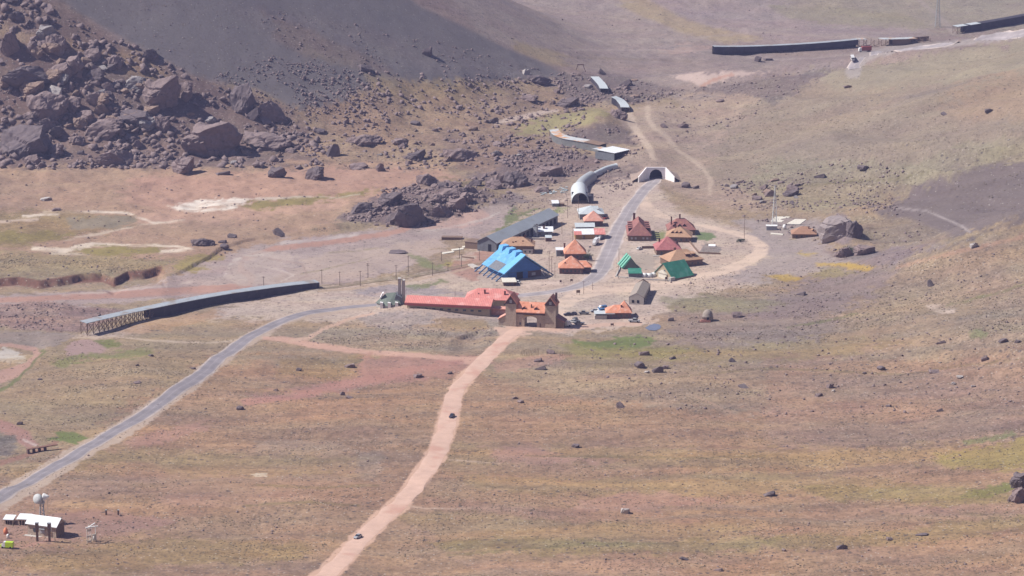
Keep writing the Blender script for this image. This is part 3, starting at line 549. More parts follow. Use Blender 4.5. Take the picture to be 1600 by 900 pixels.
 ('P', (216, 204, 190), 2, .9, .05, [(388, 740), (400, 736), (416, 738), (410, 744), (395, 745)]),
 ('P', (180, 150, 138), 3, .8, .05, [(160, 826), (180, 820), (230, 822), (215, 828), (170, 829)]),
 ('P', (160, 128, 120), 8, .8, .15, [(60, 800), (180, 800), (280, 815), (200, 835), (60, 850), (-40, 852), (-40, 800)]),
 ('L', (178, 138, 126), 2, .8, .05, [(-20, 856, 2), (30, 856, 2), (60, 848, 2), (90, 841, 2)]),
 ('P', (172, 136, 124), 4, .7, .3, [(800, 560), (860, 552), (900, 555), (880, 565), (780, 585), (780, 570)]),
]
def paint(X, Y, Z):
    Yc = np.maximum(Y, 900)
    U, V = proj(X, Yc, Z)
    n1 = fbm(X, Y, 26, 3, 41); n2 = fbm(X, Y, 7, 3, 51); n3 = fbm(X, Y, 2.2, 2, 61); nst = fbm(X*.35, Y, 5.5, 3, 71)
    C = np.zeros(X.shape+(3,)); S = np.full(X.shape, .35)
    C[:] = L3(158, 138, 118)
    m0 = (U > -120) & (U < 1720) & (V > -80) & (V < 1000)
    for kind, rgb, soft, op, spk, pts in PAINT:
        p = np.array(pts, float); pad = soft*2.5+(p[:, 2].max()*1.5 if kind != 'P' else 0); kv = 3.2 if kind == 'W' else 1.
        m = (U > p[:, 0].min()-pad) & (U < p[:, 0].max()+pad) & (V > p[:, 1].min()-pad) & (V < p[:, 1].max()+pad)
        if not m.any(): continue
        wa = soft*(.7 if kind == 'W' else 1.5)+(5 if kind == 'P' else 0); wb = soft*(.2 if kind == 'W' else .9)+(1.6 if kind == 'P' else 0)
        u = U[m]+wa*(.8*n1[m]+.8*n2[m]+.45*n3[m]); v = V[m]+wb*(.7*n2[m]+.3*n1[m]+.5*n3[m])
        if kind == 'P':
            q = [tuple(a[:2]) for a in pts]
            d = segdist(u, v*1.8, [(a, b*1.8) for a, b in q+[q[0]]])
            d = np.where(inpoly(u, v, q), -d, d)
            a = ss(soft*.8, -soft*.8, d)
        else:
            d = np.full(u.shape, 1e9)
            for (x0, y0, w0), (x1, y1, w1) in zip(pts[:-1], pts[1:]):
                # distances on the ground: the chart is 1 px across = 4 px deep at most, so weigh v
                dx, dy = x1-x0, (y1-y0)*kv; Ls = dx*dx+dy*dy+1e-9
                t = np.clip(((u-x0)*dx+(v-y0)*kv*dy)/Ls, 0, 1)
                d = np.minimum(d, np.hypot(u-x0-t*dx, (v-y0)*kv-t*dy)-(w0+t*(w1-w0)))
            a = ss(soft*.6, -soft*.6, d)
        if min(rgb) > 168 and spk == .05 and soft < 5: a = a*np.clip(.75+1.3*nst[m], .12, 1)
        a = (a*op)[:, None]; c = np.array(L3(*rgb))
        C[m] = C[m]*(1-a)+c*a
        S[m] = S[m]*(1-a[:, 0])+spk*a[:, 0]
    # natural colour drift of soil and dry grass
    k1 = fbm(X*.8, Y*1.0, 34, 4, 91)[..., None]; k2 = fbm(X*.6, Y, 13, 4, 95)[..., None]; k3 = fbm(X, Y, 3.3, 3, 99)[..., None]
    sp_ = np.clip(S*2.2, .15, 1)[..., None]
    kb = vnoise(Y/9.+1.1*fbm(X, Y, 40, 3, 111), X/85., 113)[..., None]; kc = vnoise(Y/3.6+1.2*fbm(X, Y, 22, 3, 117), X/30., 119)[..., None]
    near = ss(1800, 1500, Y)[..., None]*sp_
    C = C*(1+near*(.10*kb+.12*kc))*(1+near*kb*np.array([.04, -.015, -.09]))
    C = C*(1+sp_*(.16*k2+.24*k3+.08*k1))
    C = C*(1+sp_*k1*np.array([.05, .0, -.08]))*(1+sp_*k2*np.array([-.03, .03, -.05]))
    # riverbank: bare red earth on the cut face, with its shade painted in
    Uf, Vf = proj(X, Yc, 0*X); vb = pline(Uf, BANK)
    a = (ss(3.2, 1.2, np.abs(Vf-vb))*ss(262, 250, Uf))[..., None]*.75
    C = C*(1-a)+np.array(L3(112, 70, 64))*a
    return np.clip(C*ALB, .01, .8), S
ALB = np.array([.752, .752, .712])
PAINT = [(k, tuple(c*f for c, f in zip(rgb, (.955, .965, .985))) if (np.mean([p[0] for p in pts]) > 1080 and np.mean([p[1] for p in pts]) < 560 and max(rgb) < 188) else rgb, s, o, q, pts) for k, rgb, s, o, q, pts in PAINT]

def ground_mat():
    m = bpy.data.materials.new('ground'); m.use_nodes = True; n = m.node_tree; N = n.nodes; L = n.links
    b = N['Principled BSDF']; b.inputs['Roughness'].default_value = .97; b.inputs['Specular IOR Level'].default_value = .12
    at_ = N.new('ShaderNodeAttribute'); at_.attribute_name = 'ground_colour'
    geo = N.new('ShaderNodeNewGeometry')
    def noise(scale, det=3, rough=.6):
        x = N.new('ShaderNodeTexNoise'); x.inputs['Scale'].default_value = scale; x.inputs['Detail'].default_value = det
        x.inputs['Roughness'].default_value = rough; L.new(geo.outputs['Position'], x.inputs['Vector']); return x
    na = noise(.55, 4, .7)
    mr = N.new('ShaderNodeMapRange'); mr.inputs[1].default_value = .3; mr.inputs[2].default_value = .7; mr.inputs[3].default_value = .74; mr.inputs[4].default_value = 1.26
    L.new(na.outputs['Fac'], mr.inputs[0])
    am = N.new('ShaderNodeMapRange'); am.inputs[1].default_value = .05; am.inputs[2].default_value = .5; am.inputs[3].default_value = .3; am.inputs[4].default_value = 1
    L.new(at_.outputs['Alpha'], am.inputs[0])
    s1_ = N.new('ShaderNodeMath'); s1_.operation = 'SUBTRACT'; L.new(mr.outputs[0], s1_.inputs[0]); s1_.inputs[1].default_value = 1
    m1_ = N.new('ShaderNodeMath'); m1_.operation = 'MULTIPLY_ADD'; L.new(s1_.outputs[0], m1_.inputs[0]); L.new(am.outputs[0], m1_.inputs[1]); m1_.inputs[2].default_value = 1
    mr = m1_
    mul = N.new('ShaderNodeVectorMath'); mul.operation = 'SCALE'
    L.new(at_.outputs['Color'], mul.inputs[0]); L.new(mr.outputs[0], mul.inputs['Scale'])
    # tufts and stones: dark and light flecks where the speckle amount asks for them
    def fleck(scale, lo, hi):
        vo = N.new('ShaderNodeTexVoronoi'); vo.inputs['Scale'].default_value = scale; L.new(geo.outputs['Position'], vo.inputs['Vector'])
        sepc = N.new('ShaderNodeSeparateColor'); L.new(vo.outputs['Color'], sepc.inputs[0])
        # threshold on the cell's random value, size from the distance
        t = N.new('ShaderNodeMath'); t.operation = 'MULTIPLY'; t.inputs[1].default_value = hi; L.new(at_.outputs['Alpha'], t.inputs[0])
        lt = N.new('ShaderNodeMath'); lt.operation = 'LESS_THAN'; L.new(sepc.outputs[0], lt.inputs[0]); L.new(t.outputs[0], lt.inputs[1])
        ds = N.new('ShaderNodeMapRange'); ds.inputs[1].default_value = lo; ds.inputs[2].default_value = lo*.4; ds.inputs[3].default_value = 0; ds.inputs[4].default_value = 1
        L.new(vo.outputs['Distance'], ds.inputs[0])
        mm = N.new('ShaderNodeMath'); mm.operation = 'MULTIPLY'; L.new(lt.outputs[0], mm.inputs[0]); L.new(ds.outputs[0], mm.inputs[1])
        return mm, sepc
    f1, s1 = fleck(.75, .6, .75)
    f2, s2 = fleck(.38, .45, .22)
    f3, s3 = fleck(1.0, .5, .14)
    def mix(fac, a, col, amt):
        x = N.new('ShaderNodeMixRGB'); mth = N.new('ShaderNodeMath'); mth.operation = 'MULTIPLY'; mth.inputs[1].default_value = amt
        L.new(fac, mth.inputs[0]); L.new(mth.outputs[0], x.inputs[0]); L.new(a, x.inputs[1]); x.inputs[2].default_value = (*col, 1); return x.outputs[0]
    c = mix(f1.outputs[0], mul.outputs[0], (.12, .09, .07), .62)
    c = mix(f2.outputs[0], c, (.07, .06, .065), .75)
    c = mix(f3.outputs[0], c, (.46, .42, .38), .55)
    L.new(c, b.inputs['Base Color'])
    bp = N.new('ShaderNodeBump'); bp.inputs['Strength'].default_value = .45; bp.inputs['Distance'].default_value = .55
    nb = noise(.9, 4, .65); L.new(nb.outputs['Fac'], bp.inputs['Height']); L.new(bp.outputs[0], b.inputs['Normal'])
    return m
ground = build_ground()

# ------------------------------------------------------------------ paved roads, ribbons laid on the ground
def ribbon(name, pts, width, m, lift=.16, step=3.0, wob=0.):
    P = []
    for p in pts:
        x, y, z = at(p[0], p[1]); P.append((x, y, p[2] if len(p) > 2 else width))
    P = np.array(P); d = np.r_[0, np.cumsum(np.hypot(*np.diff(P[:, :2], axis=0).T))]
    # Catmull-Rom through the points
    n = max(4, int(d[-1]/step)); s = np.linspace(0, d[-1], n)
    def cr(vals):
        t = np.gradient(vals, d); i = np.clip(np.searchsorted(d, s)-1, 0, len(d)-2); h = d[i+1]-d[i]; q = (s-d[i])/h
        return (2*q**3-3*q**2+1)*vals[i]+(q**3-2*q**2+q)*h*t[i]+(-2*q**3+3*q**2)*vals[i+1]+(q**3-q**2)*h*t[i+1]
    xs, ys = cr(P[:, 0]), cr(P[:, 1]); ws = np.interp(s, d, P[:, 2])
    tx, ty = np.gradient(xs), np.gradient(ys); L_ = np.hypot(tx, ty); nx, ny = -ty/L_, tx/L_
    K = 9; off = np.linspace(-.5, .5, K)
    W = ws[:, None]*off[None, :]
    e = wob*np.stack([vnoise(s/9., 0*s, 5), vnoise(s/9., 0*s+9, 6)], 1)
    W[:, 0] += e[:, 0]; W[:, -1] += e[:, 1]
    Xr = xs[:, None]+nx[:, None]*W; Yr = ys[:, None]+ny[:, None]*W; Zr = H(Xr, Yr)+lift
    Zr[:, 0] -= lift*.8; Zr[:, -1] -= lift*.8
    V3 = np.stack([Xr, Yr, Zr], -1).reshape(-1, 3)
    fs = [(i*K+j, i*K+j+1, (i+1)*K+j+1, (i+1)*K+j) for i in range(n-1) for j in range(K-1)]
    me = bpy.data.meshes.new(name); me.from_pydata(V3.tolist(), [], fs); me.update(); me.materials.append(m)
    uv = me.uv_layers.new(name='lane'); k = 0
    uvs = np.zeros((len(fs)*4, 2)); lp = np.zeros(len(fs)*4, int)
    me.loops.foreach_get('vertex_index', lp); uvs[:, 0] = off[lp % K]+.5; uvs[:, 1] = s[lp//K]
    uv.data.foreach_set('uv', uvs.ravel())
    me.polygons.foreach_set('use_smooth', [True]*len(me.polygons))
    o = link(name, me); o['kind'] = 'structure'; return o
def asphalt(name, base, edge):
    m = bpy.data.materials.new(name); m.use_nodes = True; n = m.node_tree; N = n.nodes; L = n.links
    b = N['Principled BSDF']; b.inputs['Roughness'].default_value = .9; b.inputs['Specular IOR Level'].default_value = .2
    uv = N.new('ShaderNodeUVMap'); uv.uv_map = 'lane'; sx = N.new('ShaderNodeSeparateXYZ'); L.new(uv.outputs[0], sx.inputs[0])
    rp = N.new('ShaderNodeValToRGB'); cr = rp.color_ramp; cr.elements[0].position = 0; cr.elements[1].position = 1
    cr.elements[0].color = (*edge, 1); cr.elements[1].color = (*edge, 1)
    mid = tuple(c*.92 for c in base); lite = tuple(c*1.35 for c in base)
    for p, c in ((.07, edge), (.13, base), (.30, mid), (.48, base), (.5, lite), (.52, base), (.70, mid), (.87, base), (.93, edge)):
        e = cr.elements.new(p); e.color = (*c, 1)
    L.new(sx.outputs[0], rp.inputs[0])
    geo = N.new('ShaderNodeNewGeometry'); no = N.new('ShaderNodeTexNoise'); no.inputs['Scale'].default_value = .16; no.inputs['Detail'].default_value = 6
    L.new(geo.outputs['Position'], no.inputs['Vector'])
    mr = N.new('ShaderNodeMapRange'); mr.inputs[1].default_value = .3; mr.inputs[2].default_value = .7; mr.inputs[3].default_value = .82; mr.inputs[4].default_value = 1.18
    L.new(no.outputs['Fac'], mr.inputs[0]); mu = N.new('ShaderNodeVectorMath'); mu.operation = 'SCALE'
    L.new(rp.outputs[0], mu.inputs[0]); L.new(mr.outputs[0], mu.inputs['Scale']); L.new(mu.outputs[0], b.inputs['Base Color'])
    return m
AS = asphalt('asphalt', (.235, .212, .225), (.38, .32, .295))
AS2 = asphalt('dusty_asphalt', (.31, .275, .28), (.46, .39, .355))
ribbon('road', [(-60, 815), (0, 778), (50, 751), (100, 722), (150, 692), (200, 663), (250, 630), (300, 595), (350, 555), (400, 521), (450, 498), (510, 485), (570, 478), (640, 472)], 8.2, AS, wob=.5)
ribbon('road', [(640, 472, 8), (720, 467, 8), (800, 463, 8), (850, 458, 8), (890, 451, 8.5), (918, 441, 9), (937, 425, 10), (947, 405, 10), (956, 385, 10), (965, 362, 10), (977, 340, 9), (990, 318, 8.5), (1005, 299, 8), (1024, 280, 8), (1026, 276, 8)], 9, AS2, wob=.6)
ribbon('road', [(1640, 47), (1600, 53), (1540, 61), (1480, 69), (1420, 75), (1370, 81), (1345, 89), (1336, 100), (1335, 108)], 9, AS2, lift=.25, wob=.5)
def dirtm():
    return mat('dirt_road', tuple(c*.8 for c in L3(212, 178, 160)), .97, .10, .25, dirt=(tuple(c*.8 for c in L3(202, 160, 142)), .08, .55))
ribbon('dirt_road', [(455, 945), (507, 900), (540, 868), (567, 840), (600, 808), (628, 784), (655, 750), (680, 713), (695, 675), (702, 650), (709, 622), (719, 600), (738, 582), (757, 562), (778, 542), (797, 524), (812, 514)], 7.6, dirtm(), lift=.1, wob=.6)
# ------------------------------------------------------------------ boulders
def rock_mat(name, rgb, var=.25):
    m = bpy.data.materials.new(name); m.use_nodes = True; n = m.node_tree; N = n.nodes; L = n.links
    b = N['Principled BSDF']; b.inputs['Roughness'].default_value = .95; b.inputs['Specular IOR Level'].default_value = .15
    geo = N.new('ShaderNodeNewGeometry')
    no = N.new('ShaderNodeTexNoise'); no.inputs['Scale'].default_value = .35; no.inputs['Detail'].default_value = 7; no.inputs['Roughness'].default_value = .7
    L.new(geo.outputs['Position'], no.inputs['Vector'])
    rp = N.new('ShaderNodeValToRGB'); rp.color_ramp.elements[0].position = .3; rp.color_ramp.elements[1].position = .7
    rp.color_ramp.elements[0].color = (*[c*(1-var) for c in rgb], 1); rp.color_ramp.elements[1].color = (*[c*(1+var) for c in rgb], 1)
    L.new(no.outputs['Fac'], rp.inputs[0]); L.new(rp.outputs[0], b.inputs['Base Color'])
    bp = N.new('ShaderNodeBump'); bp.inputs['Strength'].default_value = .8; bp.inputs['Distance'].default_value = 1.0
    L.new(no.outputs['Fac'], bp.inputs['Height']); L.new(bp.outputs[0], b.inputs['Normal'])
    return m
RM = rock_mat('purple_grey_rock', (.225, .170, .165)); RD = rock_mat('dark_shaded_rock', (.15, .12, .125)); RB = rock_mat('brown_rock', (.26, .185, .15)); RG = rock_mat('grey_rock', (.27, .245, .245)); RL = rock_mat('pale_rock', (.44, .40, .38), .15)  # the dark tone also paints the shaded fronts of overhanging boulders
import bmesh
def rock_mesh(seed, cuts, npt, amp, name='boulder'):
    """angular block: hull of scattered points, broken up by ledges and small relief"""
    r = np.random.default_rng(seed); bm = bmesh.new()
    P = r.normal(size=(npt, 3)); P /= np.linalg.norm(P, axis=1)[:, None]; k = (np.abs(P)**3).sum(1)**(1/3.); P = P/k[:, None]*r.uniform(.82, 1.05, (npt, 1))
    P[:, 2] = np.where(P[:, 2] < -.5, -.5, P[:, 2])
    for p in P: bm.verts.new(p)
    q = bmesh.ops.convex_hull(bm, input=bm.verts); junk = [g for g in q['geom_interior'] if isinstance(g, bmesh.types.BMVert)]
    bmesh.ops.delete(bm, geom=junk, context='VERTS'); bmesh.ops.triangulate(bm, faces=bm.faces[:])
    for _ in range(cuts): bmesh.ops.subdivide_edges(bm, edges=bm.edges[:], cuts=1, use_grid_fill=True); bmesh.ops.triangulate(bm, faces=bm.faces[:])
    me = bpy.data.meshes.new(name); bm.to_mesh(me); bm.free()
    n = len(me.vertices); V = np.zeros(n*3); me.vertices.foreach_get('co', V); D = V.reshape(-1, 3)
    a = amp*fbm(D[:, 0]+seed, D[:, 1]+D[:, 2]*1.7, .9, 3, seed)+amp*.7*fbm(D[:, 1]-seed, D[:, 2]-D[:, 0]*1.3, .35, 3, seed+5)+amp*.4*np.sign(vnoise(D[:, 2]*3.5+seed, D[:, 0]*1.2+D[:, 1], seed))
    D = D*(1+a[:, None])
    tz = np.clip(D[:, 2], -1, 1); D[:, :2] *= (.88+.22*tz)[:, None]; D[:, 1] -= .30*tz; D[:, 0] += .10*tz
    D[:, 0] -= (D[:, 0].max()+D[:, 0].min())/2; D[:, 0] /= np.abs(D[:, 0]).max()*2; D[:, 1] /= np.abs(D[:, 1]).max()*2
    D[:, 2] /= D[:, 2].max(); D[:, 2] = np.clip(D[:, 2], -.45, None)
    me.vertices.foreach_set('co', D.ravel()); me.update()
    return me
ROCKB = [rock_mesh(s, 4, 22, .13) for s in range(1, 6)]
ROCKS = [rock_mesh(s, 2, 15, .07) for s in range(20, 30)]
for me in ROCKB+ROCKS: me.materials.append(RM)
for me in ROCKB+ROCKS: pass
nrock = [0]
def boulder(u, v, wpx, hpx, label, group=None, tone='m', seed=None, big=False, depth=1.0):
    x, y, z = at(u, v); s = F/(y*cs-(z-CH)*sn)
    i = nrock[0]; nrock[0] += 1
    me = (ROCKB if big else ROCKS)[(seed if seed is not None else i*7) % (5 if big else 10)]
    o = bpy.data.objects.new('boulder', me); COL.objects.link(o)
    W = wpx/s; Hh = hpx/s*.92
    D = W*depth*(.75+.4*rnd.random())
    Hh = max(Hh-.2*D*.5, .35*Hh)
    o.location = (x, y+D*.45, h1(x, y+D*.45)-.06*Hh)
    o.scale = (W*1.06, D, Hh)
    o.rotation_euler = (rnd.uniform(-.15, .15), rnd.uniform(-.15, .15), rnd.uniform(-.55, .45))
    if tone != 'm':
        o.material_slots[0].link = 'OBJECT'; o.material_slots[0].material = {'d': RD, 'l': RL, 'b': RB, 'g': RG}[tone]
    tag(o, label, 'boulder', group); return o
BIG = [
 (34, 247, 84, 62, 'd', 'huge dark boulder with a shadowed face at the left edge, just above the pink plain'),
 (72, 197, 68, 42, 'm', 'large flat-topped boulder directly above the huge dark one at the left edge'),
 (37, 158, 74, 32, 'd', 'wide dark slab of rock lying at the left edge, second tier up from the plain'),
 (86, 158, 19, 23, 'l', 'small pale upright rock at the right end of the wide dark slab'),
 (111, 180, 28, 24, 'm', 'rounded grey rock right of the small pale upright rock'),
 (110, 122, 44, 28, 'm', 'broad sunlit boulder in the middle of the left boulder field'),
 (87, 89, 34, 32, 'm', 'blocky boulder with one sunlit face high in the left boulder field'),
 (15, 92, 36, 38, 'm', 'tall pinkish boulder by the left edge, high on the slope'),
 (48, 88, 18, 20, 'm', 'squat boulder between the tall pinkish one and the blocky one'),
 (70, 60, 21, 18, 'd', 'dark boulder beside the pale sandy strip near the top of the field'),
 (76, 23, 19, 15, 'm', 'pointed lone boulder sitting near the top left on dark scree'),
 (69, 39, 17, 12, 'm', 'low rounded boulder below the pointed lone one'),
 (25, 38, 23, 14, 'd', 'dark boulder near the top left corner beside the sandy strip'),
 (18, 9, 20, 12, 'd', 'dark rock cut by the top left corner of the view'),
 (149, 134, 29, 26, 'd', 'dark rounded boulder right of the broad sunlit one'),
 (143, 99, 26, 22, 'm', 'leaning boulder above the dark rounded one in the left field'),
 (178, 97, 15, 10, 'm', 'small rock on the scree edge above the tan sandy patch'),
 (235, 100, 28, 19, 'd', 'isolated dark boulder on the border of scree and tan patch'),
 (252, 176, 62, 54, 'm', 'very large angular boulder with a pitted sunlit face in mid field'),
 (287, 159, 32, 30, 'm', 'round boulder leaning on the right of the very large pitted one'),
 (378, 180, 36, 54, 'd', 'tall dark tower-like boulder at the right rim of the boulder field'),
 (394, 190, 22, 26, 'd', 'dark boulder beside the tall tower-like one'),
 (152, 170, 38, 22, 'm', 'jagged grey boulder left of the long overhanging ledge'),
 (330, 250, 98, 66, 'm', 'biggest layered rock mass at the foot of the slope above the plain'),
 (158, 222, 66, 32, 'm', 'long low boulder with an undercut front in the lower left field'),
 (207, 203, 62, 24, 'd', 'long dark overhanging ledge of rock in the lower left field'),
 (253, 208, 30, 28, 'm', 'boulder right of the long dark overhanging ledge'),
 (178, 261, 58, 32, 'm', 'slanted slab-like boulder at the edge of the plain'),
 (286, 272, 34, 34, 'm', 'upright boulder standing alone at the top edge of the pink plain'),
 (86, 246, 30, 24, 'm', 'boulder right of the huge dark one at the left edge'),
 (50, 258, 26, 21, 'm', 'rounded boulder resting on the plain in front of the huge dark one'),
 (415, 236, 82, 30, 'm', 'long ridge-like outcrop right of the biggest layered rock mass'),
 (423, 194, 44, 36, 'm', 'boulder heap at the right rim of the field above the ridge-like outcrop'),
 (432, 278, 31, 24, 'd', 'dark rounded boulder alone on the orange plain, left of a similar one'),
 (491, 282, 35, 26, 'd', 'dark boulder on the orange plain with a sunlit left slope'),
 (521, 246, 22, 24, 'd', 'narrow dark rock between ridge outcrop and orange plateau'),
 (570, 230, 52, 22, 'm', 'flat wedge boulder on the orange plateau'),
 (626, 227, 34, 14, 'm', 'low broad boulder right of the flat wedge boulder'),
 (650, 251, 34, 17, 'd', 'dark low boulder on the orange plateau above the plain'),
 (594, 268, 13, 16, 'm', 'small pointed grey rock on the orange plain'),
 (560, 265, 28, 12, 'm', 'small flat grey rock left of the pointed one on the orange plain'),
 (720, 253, 54, 26, 'm', 'broad domed boulder on the grey-brown rise behind the river'),
 (666, 88, 17, 16, 'd', 'single black boulder high on the grey scree'),
 (570, 113, 20, 11, 'd', 'dark boulder at the foot of the grey scree'),
 (649, 196, 16, 8, 'd', 'small dark block on the orange plateau'),
 (770, 193, 17, 12, 'd', 'dark boulder at the end of the pale sand strip'),
 (842, 133, 38, 17, 'd', 'dark slanting boulder at the scree foot left of the broken gallery'),
 (822, 118, 12, 12, 'l', 'pale pointed rock behind the dark slanting boulder'),
 (889, 168, 34, 18, 'd', 'dark rock heap left of the small grey snow gallery'),
 (824, 158, 36, 14, 'm', 'rounded grey boulder on ochre ground left of the dark rock heap'),
 (941, 117, 12, 11, 'd', 'dark rock just above the small grey snow gallery'),
 (978, 135, 20, 13, 'd', 'dark rock right of the small grey snow gallery'),
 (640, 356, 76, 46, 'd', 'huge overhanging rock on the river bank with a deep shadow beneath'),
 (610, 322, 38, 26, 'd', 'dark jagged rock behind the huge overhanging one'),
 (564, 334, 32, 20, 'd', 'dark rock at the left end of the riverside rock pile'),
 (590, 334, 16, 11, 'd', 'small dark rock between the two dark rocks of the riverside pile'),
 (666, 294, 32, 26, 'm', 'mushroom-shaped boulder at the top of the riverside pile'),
 (688, 341, 34, 24, 'm', 'rounded boulder right of the huge overhanging rock'),
 (714, 332, 32, 26, 'm', 'steep boulder above the red stream gravel'),
 (702, 311, 38, 20, 'm', 'flat-lying boulder in the upper right of the riverside pile'),
 (725, 320, 30, 20, 'm', 'boulder leaning on the right end of the riverside pile'),
 (684, 318, 26, 16, 'm', 'middle boulder of the riverside pile behind the rounded one'),
 (735, 303, 24, 16, 'm', 'grey boulder above the leaning one of the riverside pile'),
 (705, 292, 18, 10, 'm', 'small rock beside green grass above the riverside pile'),
 (741, 291, 24, 14, 'd', 'dark egg-shaped rock beside the pale dry channel'),
 (771, 296, 24, 20, 'm', 'rock right of the dark egg-shaped one'),
 (806, 294, 42, 30, 'd', 'large dark cave-like boulder left of the arched tunnel'),
 (782, 287, 22, 20, 'm', 'grey boulder left of the cave-like boulder'),
 (858, 276, 44, 24, 'm', 'smooth grey outcrop between cave-like boulder and arched tunnel'),
 (845, 302, 24, 12, 'm', 'low smooth boulder below the smooth grey outcrop'),
 (436, 369, 19, 14, 'd', 'dark boulder on the river bank right of the salt meadow'),
 (316, 385, 36, 16, 'd', 'cluster-like dark boulder near the river bend'),
 (347, 380, 14, 8, 'd', 'dark rock right of the cluster-like dark boulder'),
 (362, 372, 13, 9, 'd', 'uppermost dark rock near the river bend'),
 (350, 391, 14, 9, 'd', 'dark rock nearest the gravel at the river bend'),
 (70, 314, 18, 9, 'l', 'pale flat boulder on the plain above the pond'),
 (87, 330, 14, 7, 'm', 'brown boulder below the pale flat one by the pond'),
 (347, 274, 22, 8, 'd', 'dark shelf-like rock at the top edge of the orange plain'),
 (622, 397, 32, 7, 'd', 'flat dark rock in the grey river gravel'),
 (1546, 178, 14, 7, 'd', 'black rock high on the right-hand slope'),
 (1476, 180, 10, 6, 'd', 'black rock left of another on the upper right slope'),
 (1281, 279, 17, 11, 'd', 'dark round rock on the slope right of the road tunnel'),
 (1350, 269, 18, 9, 'd', 'dark rock on the slope above the grey scree tongue'),
 (1237, 307, 26, 12, 'd', 'dark boulder above the lattice mast'),
 (1072, 294, 14, 12, 'd', 'black rock near the bend right of the tunnel road'),
 (1087, 295, 10, 7, 'd', 'small black rock right of the one near the tunnel road bend'),
 (1334, 372, 26, 32, 'd', 'dark broken shoulder of the grey knob by the brown house'),
 (1323, 402, 36, 20, 'm', 'dusky mound-shaped rock below the big knob'),
 (1351, 399, 34, 20, 'm', 'smooth grey rock right of the dusky mound'),
 (1522, 388, 13, 10, 'l', 'pale grey boulder on the crest at the right'),
 (1455, 448, 11, 13, 'd', 'black upright rock on the right-hand slope'),
 (1252, 462, 15, 9, 'd', 'dark rock left of the purple-grey bank'),
 (1048, 502, 10, 8, 'd', 'dark round rock left of the stone dome'),
 (1152, 497, 16, 12, 'm', 'grey weathered rock right of the stone dome'),
 (1000, 576, 17, 12, 'd', 'dark square boulder below the green meadow'),
 (1028, 583, 18, 14, 'd', 'dark steep boulder right of the dark square one'),
 (1040, 577, 12, 8, 'm', 'grey rock leaning behind the dark steep boulder'),
 (1006, 556, 17, 9, 'm', 'rounded boulder at the lower edge of the green meadow'),
 (1010, 583, 10, 5, 'l', 'pale flat stone in front of the dark square boulder'),
 (1051, 562, 11, 6, 'd', 'small dark rock right of the rounded meadow boulder'),
 (970, 638, 15, 11, 'm', 'sunlit boulder alone in the brown field right of the track'),
 (844, 579, 16, 10, 'd', 'dark boulder near the junction of the dirt tracks'),
 (840, 566, 14, 8, 'm', 'boulder above the dark one near the track junction'),
 (860, 553, 12, 8, 'm', 'boulder beside the timber stakes'),
 (814, 630, 11, 6, 'm', 'low rock right of the dirt road bend'),
 (805, 624, 9, 6, 'm', 'rock just left of the low rock by the dirt road bend'),
 (900, 700, 14, 8, 'd', 'dark rock at the edge of the bare pink patch'),
 (976, 803, 13, 12, 'l', 'pale upright boulder alone in the lower field'),
 (1202, 776, 19, 11, 'd', 'grey rounded boulder alone in the lower right field'),
 (1316, 860, 17, 10, 'd', 'dark boulder near the bottom right of the field'),
 (1163, 607, 17, 7, 'd', 'long dark rock in the middle of the right slope'),
 (1470, 538, 15, 8, 'm', 'grey domed rock in the right slope rock row'),
 (1538, 565, 12, 9, 'm', 'grey-green rock in the rock row near the right edge'),
 (1460, 583, 16, 9, 'm', 'domed rock left of centre in the right slope rock row'),
 (1378, 579, 14, 8, 'd', 'dark rock at the left of the right slope rock row'),
 (1568, 536, 15, 8, 'd', 'black rock near the right edge above the rock row'),
 (1591, 536, 10, 6, 'd', 'black rock closest to the right edge above the rock row'),
 (1297, 607, 11, 9, 'm', 'upright rock with a white stone beside it on the right slope'),
 (1302, 612, 6, 5, 'l', 'white stone beside the upright rock on the right slope'),
 (1280, 620, 14, 8, 'm', 'grey rock below and left of the white stone'),
 (1145, 566, 12, 8, 'd', 'dark rock below the meadow on the right slope'),
 (1468, 644, 9, 8, 'd', 'black rock alone on the lower right slope'),
 (1389, 636, 9, 6, 'd', 'small rock left of the black one on the lower right slope'),
 (1500, 592, 10, 5, 'l', 'whitish rock on the right slope'),
 (375, 641, 12, 8, 'd', 'dark boulder alone between paved road and dirt road'),
 (547, 575, 17, 9, 'm', 'grey boulder pair-like rock on the red track'),
 (467, 580, 10, 7, 'd', 'dark rock left of the grey boulder on the red track'),
 (652, 591, 13, 8, 'm', 'blue-grey boulder left of the dirt road'),
 (702, 585, 9, 5, 'd', 'dark rock between blue-grey boulder and dirt road'),
 (535, 618, 8, 8, 'm', 'upright grey rock in the brown field'),
 (546, 623, 12, 6, 'm', 'flat grey rock beside the upright one in the brown field'),
 (430, 611, 7, 6, 'm', 'grey rock in the left brown field'),
 (236, 557, 9, 6, 'd', 'dark boulder on the grass left of the paved road'),
 (214, 600, 11, 5, 'm', 'flat grey boulder on the grass left of the paved road'),
 (302, 577, 8, 4, 'd', 'small dark rock by the edge of the paved road'),
 (214, 572, 6, 4, 'd', 'tiny dark rock below the dark boulder left of the road'),
 (62, 594, 8, 4, 'd', 'dark flat rock near the red stream'),
 (1595, 786, 34, 30, 'm', 'lower grey block of the rock tower at the right edge'),
 (1601, 765, 44, 32, 'd', 'black topped rock tower cut by the right edge'),
 (1578, 784, 8, 9, 'm', 'small grey stone at the foot of the rock tower at the right edge'),
 (1070, 876, 15, 6, 'd', 'long dark slab lying in the lower field'),
 (1122, 893, 15, 7, 'm', 'grey rock near the bottom edge of the view'),
 (1440, 838, 22, 5, 'd', 'long thin rock ledge in the lower right field'),
 (1390, 845, 10, 6, 'm', 'grey rock left of the thin ledge in the lower right'),
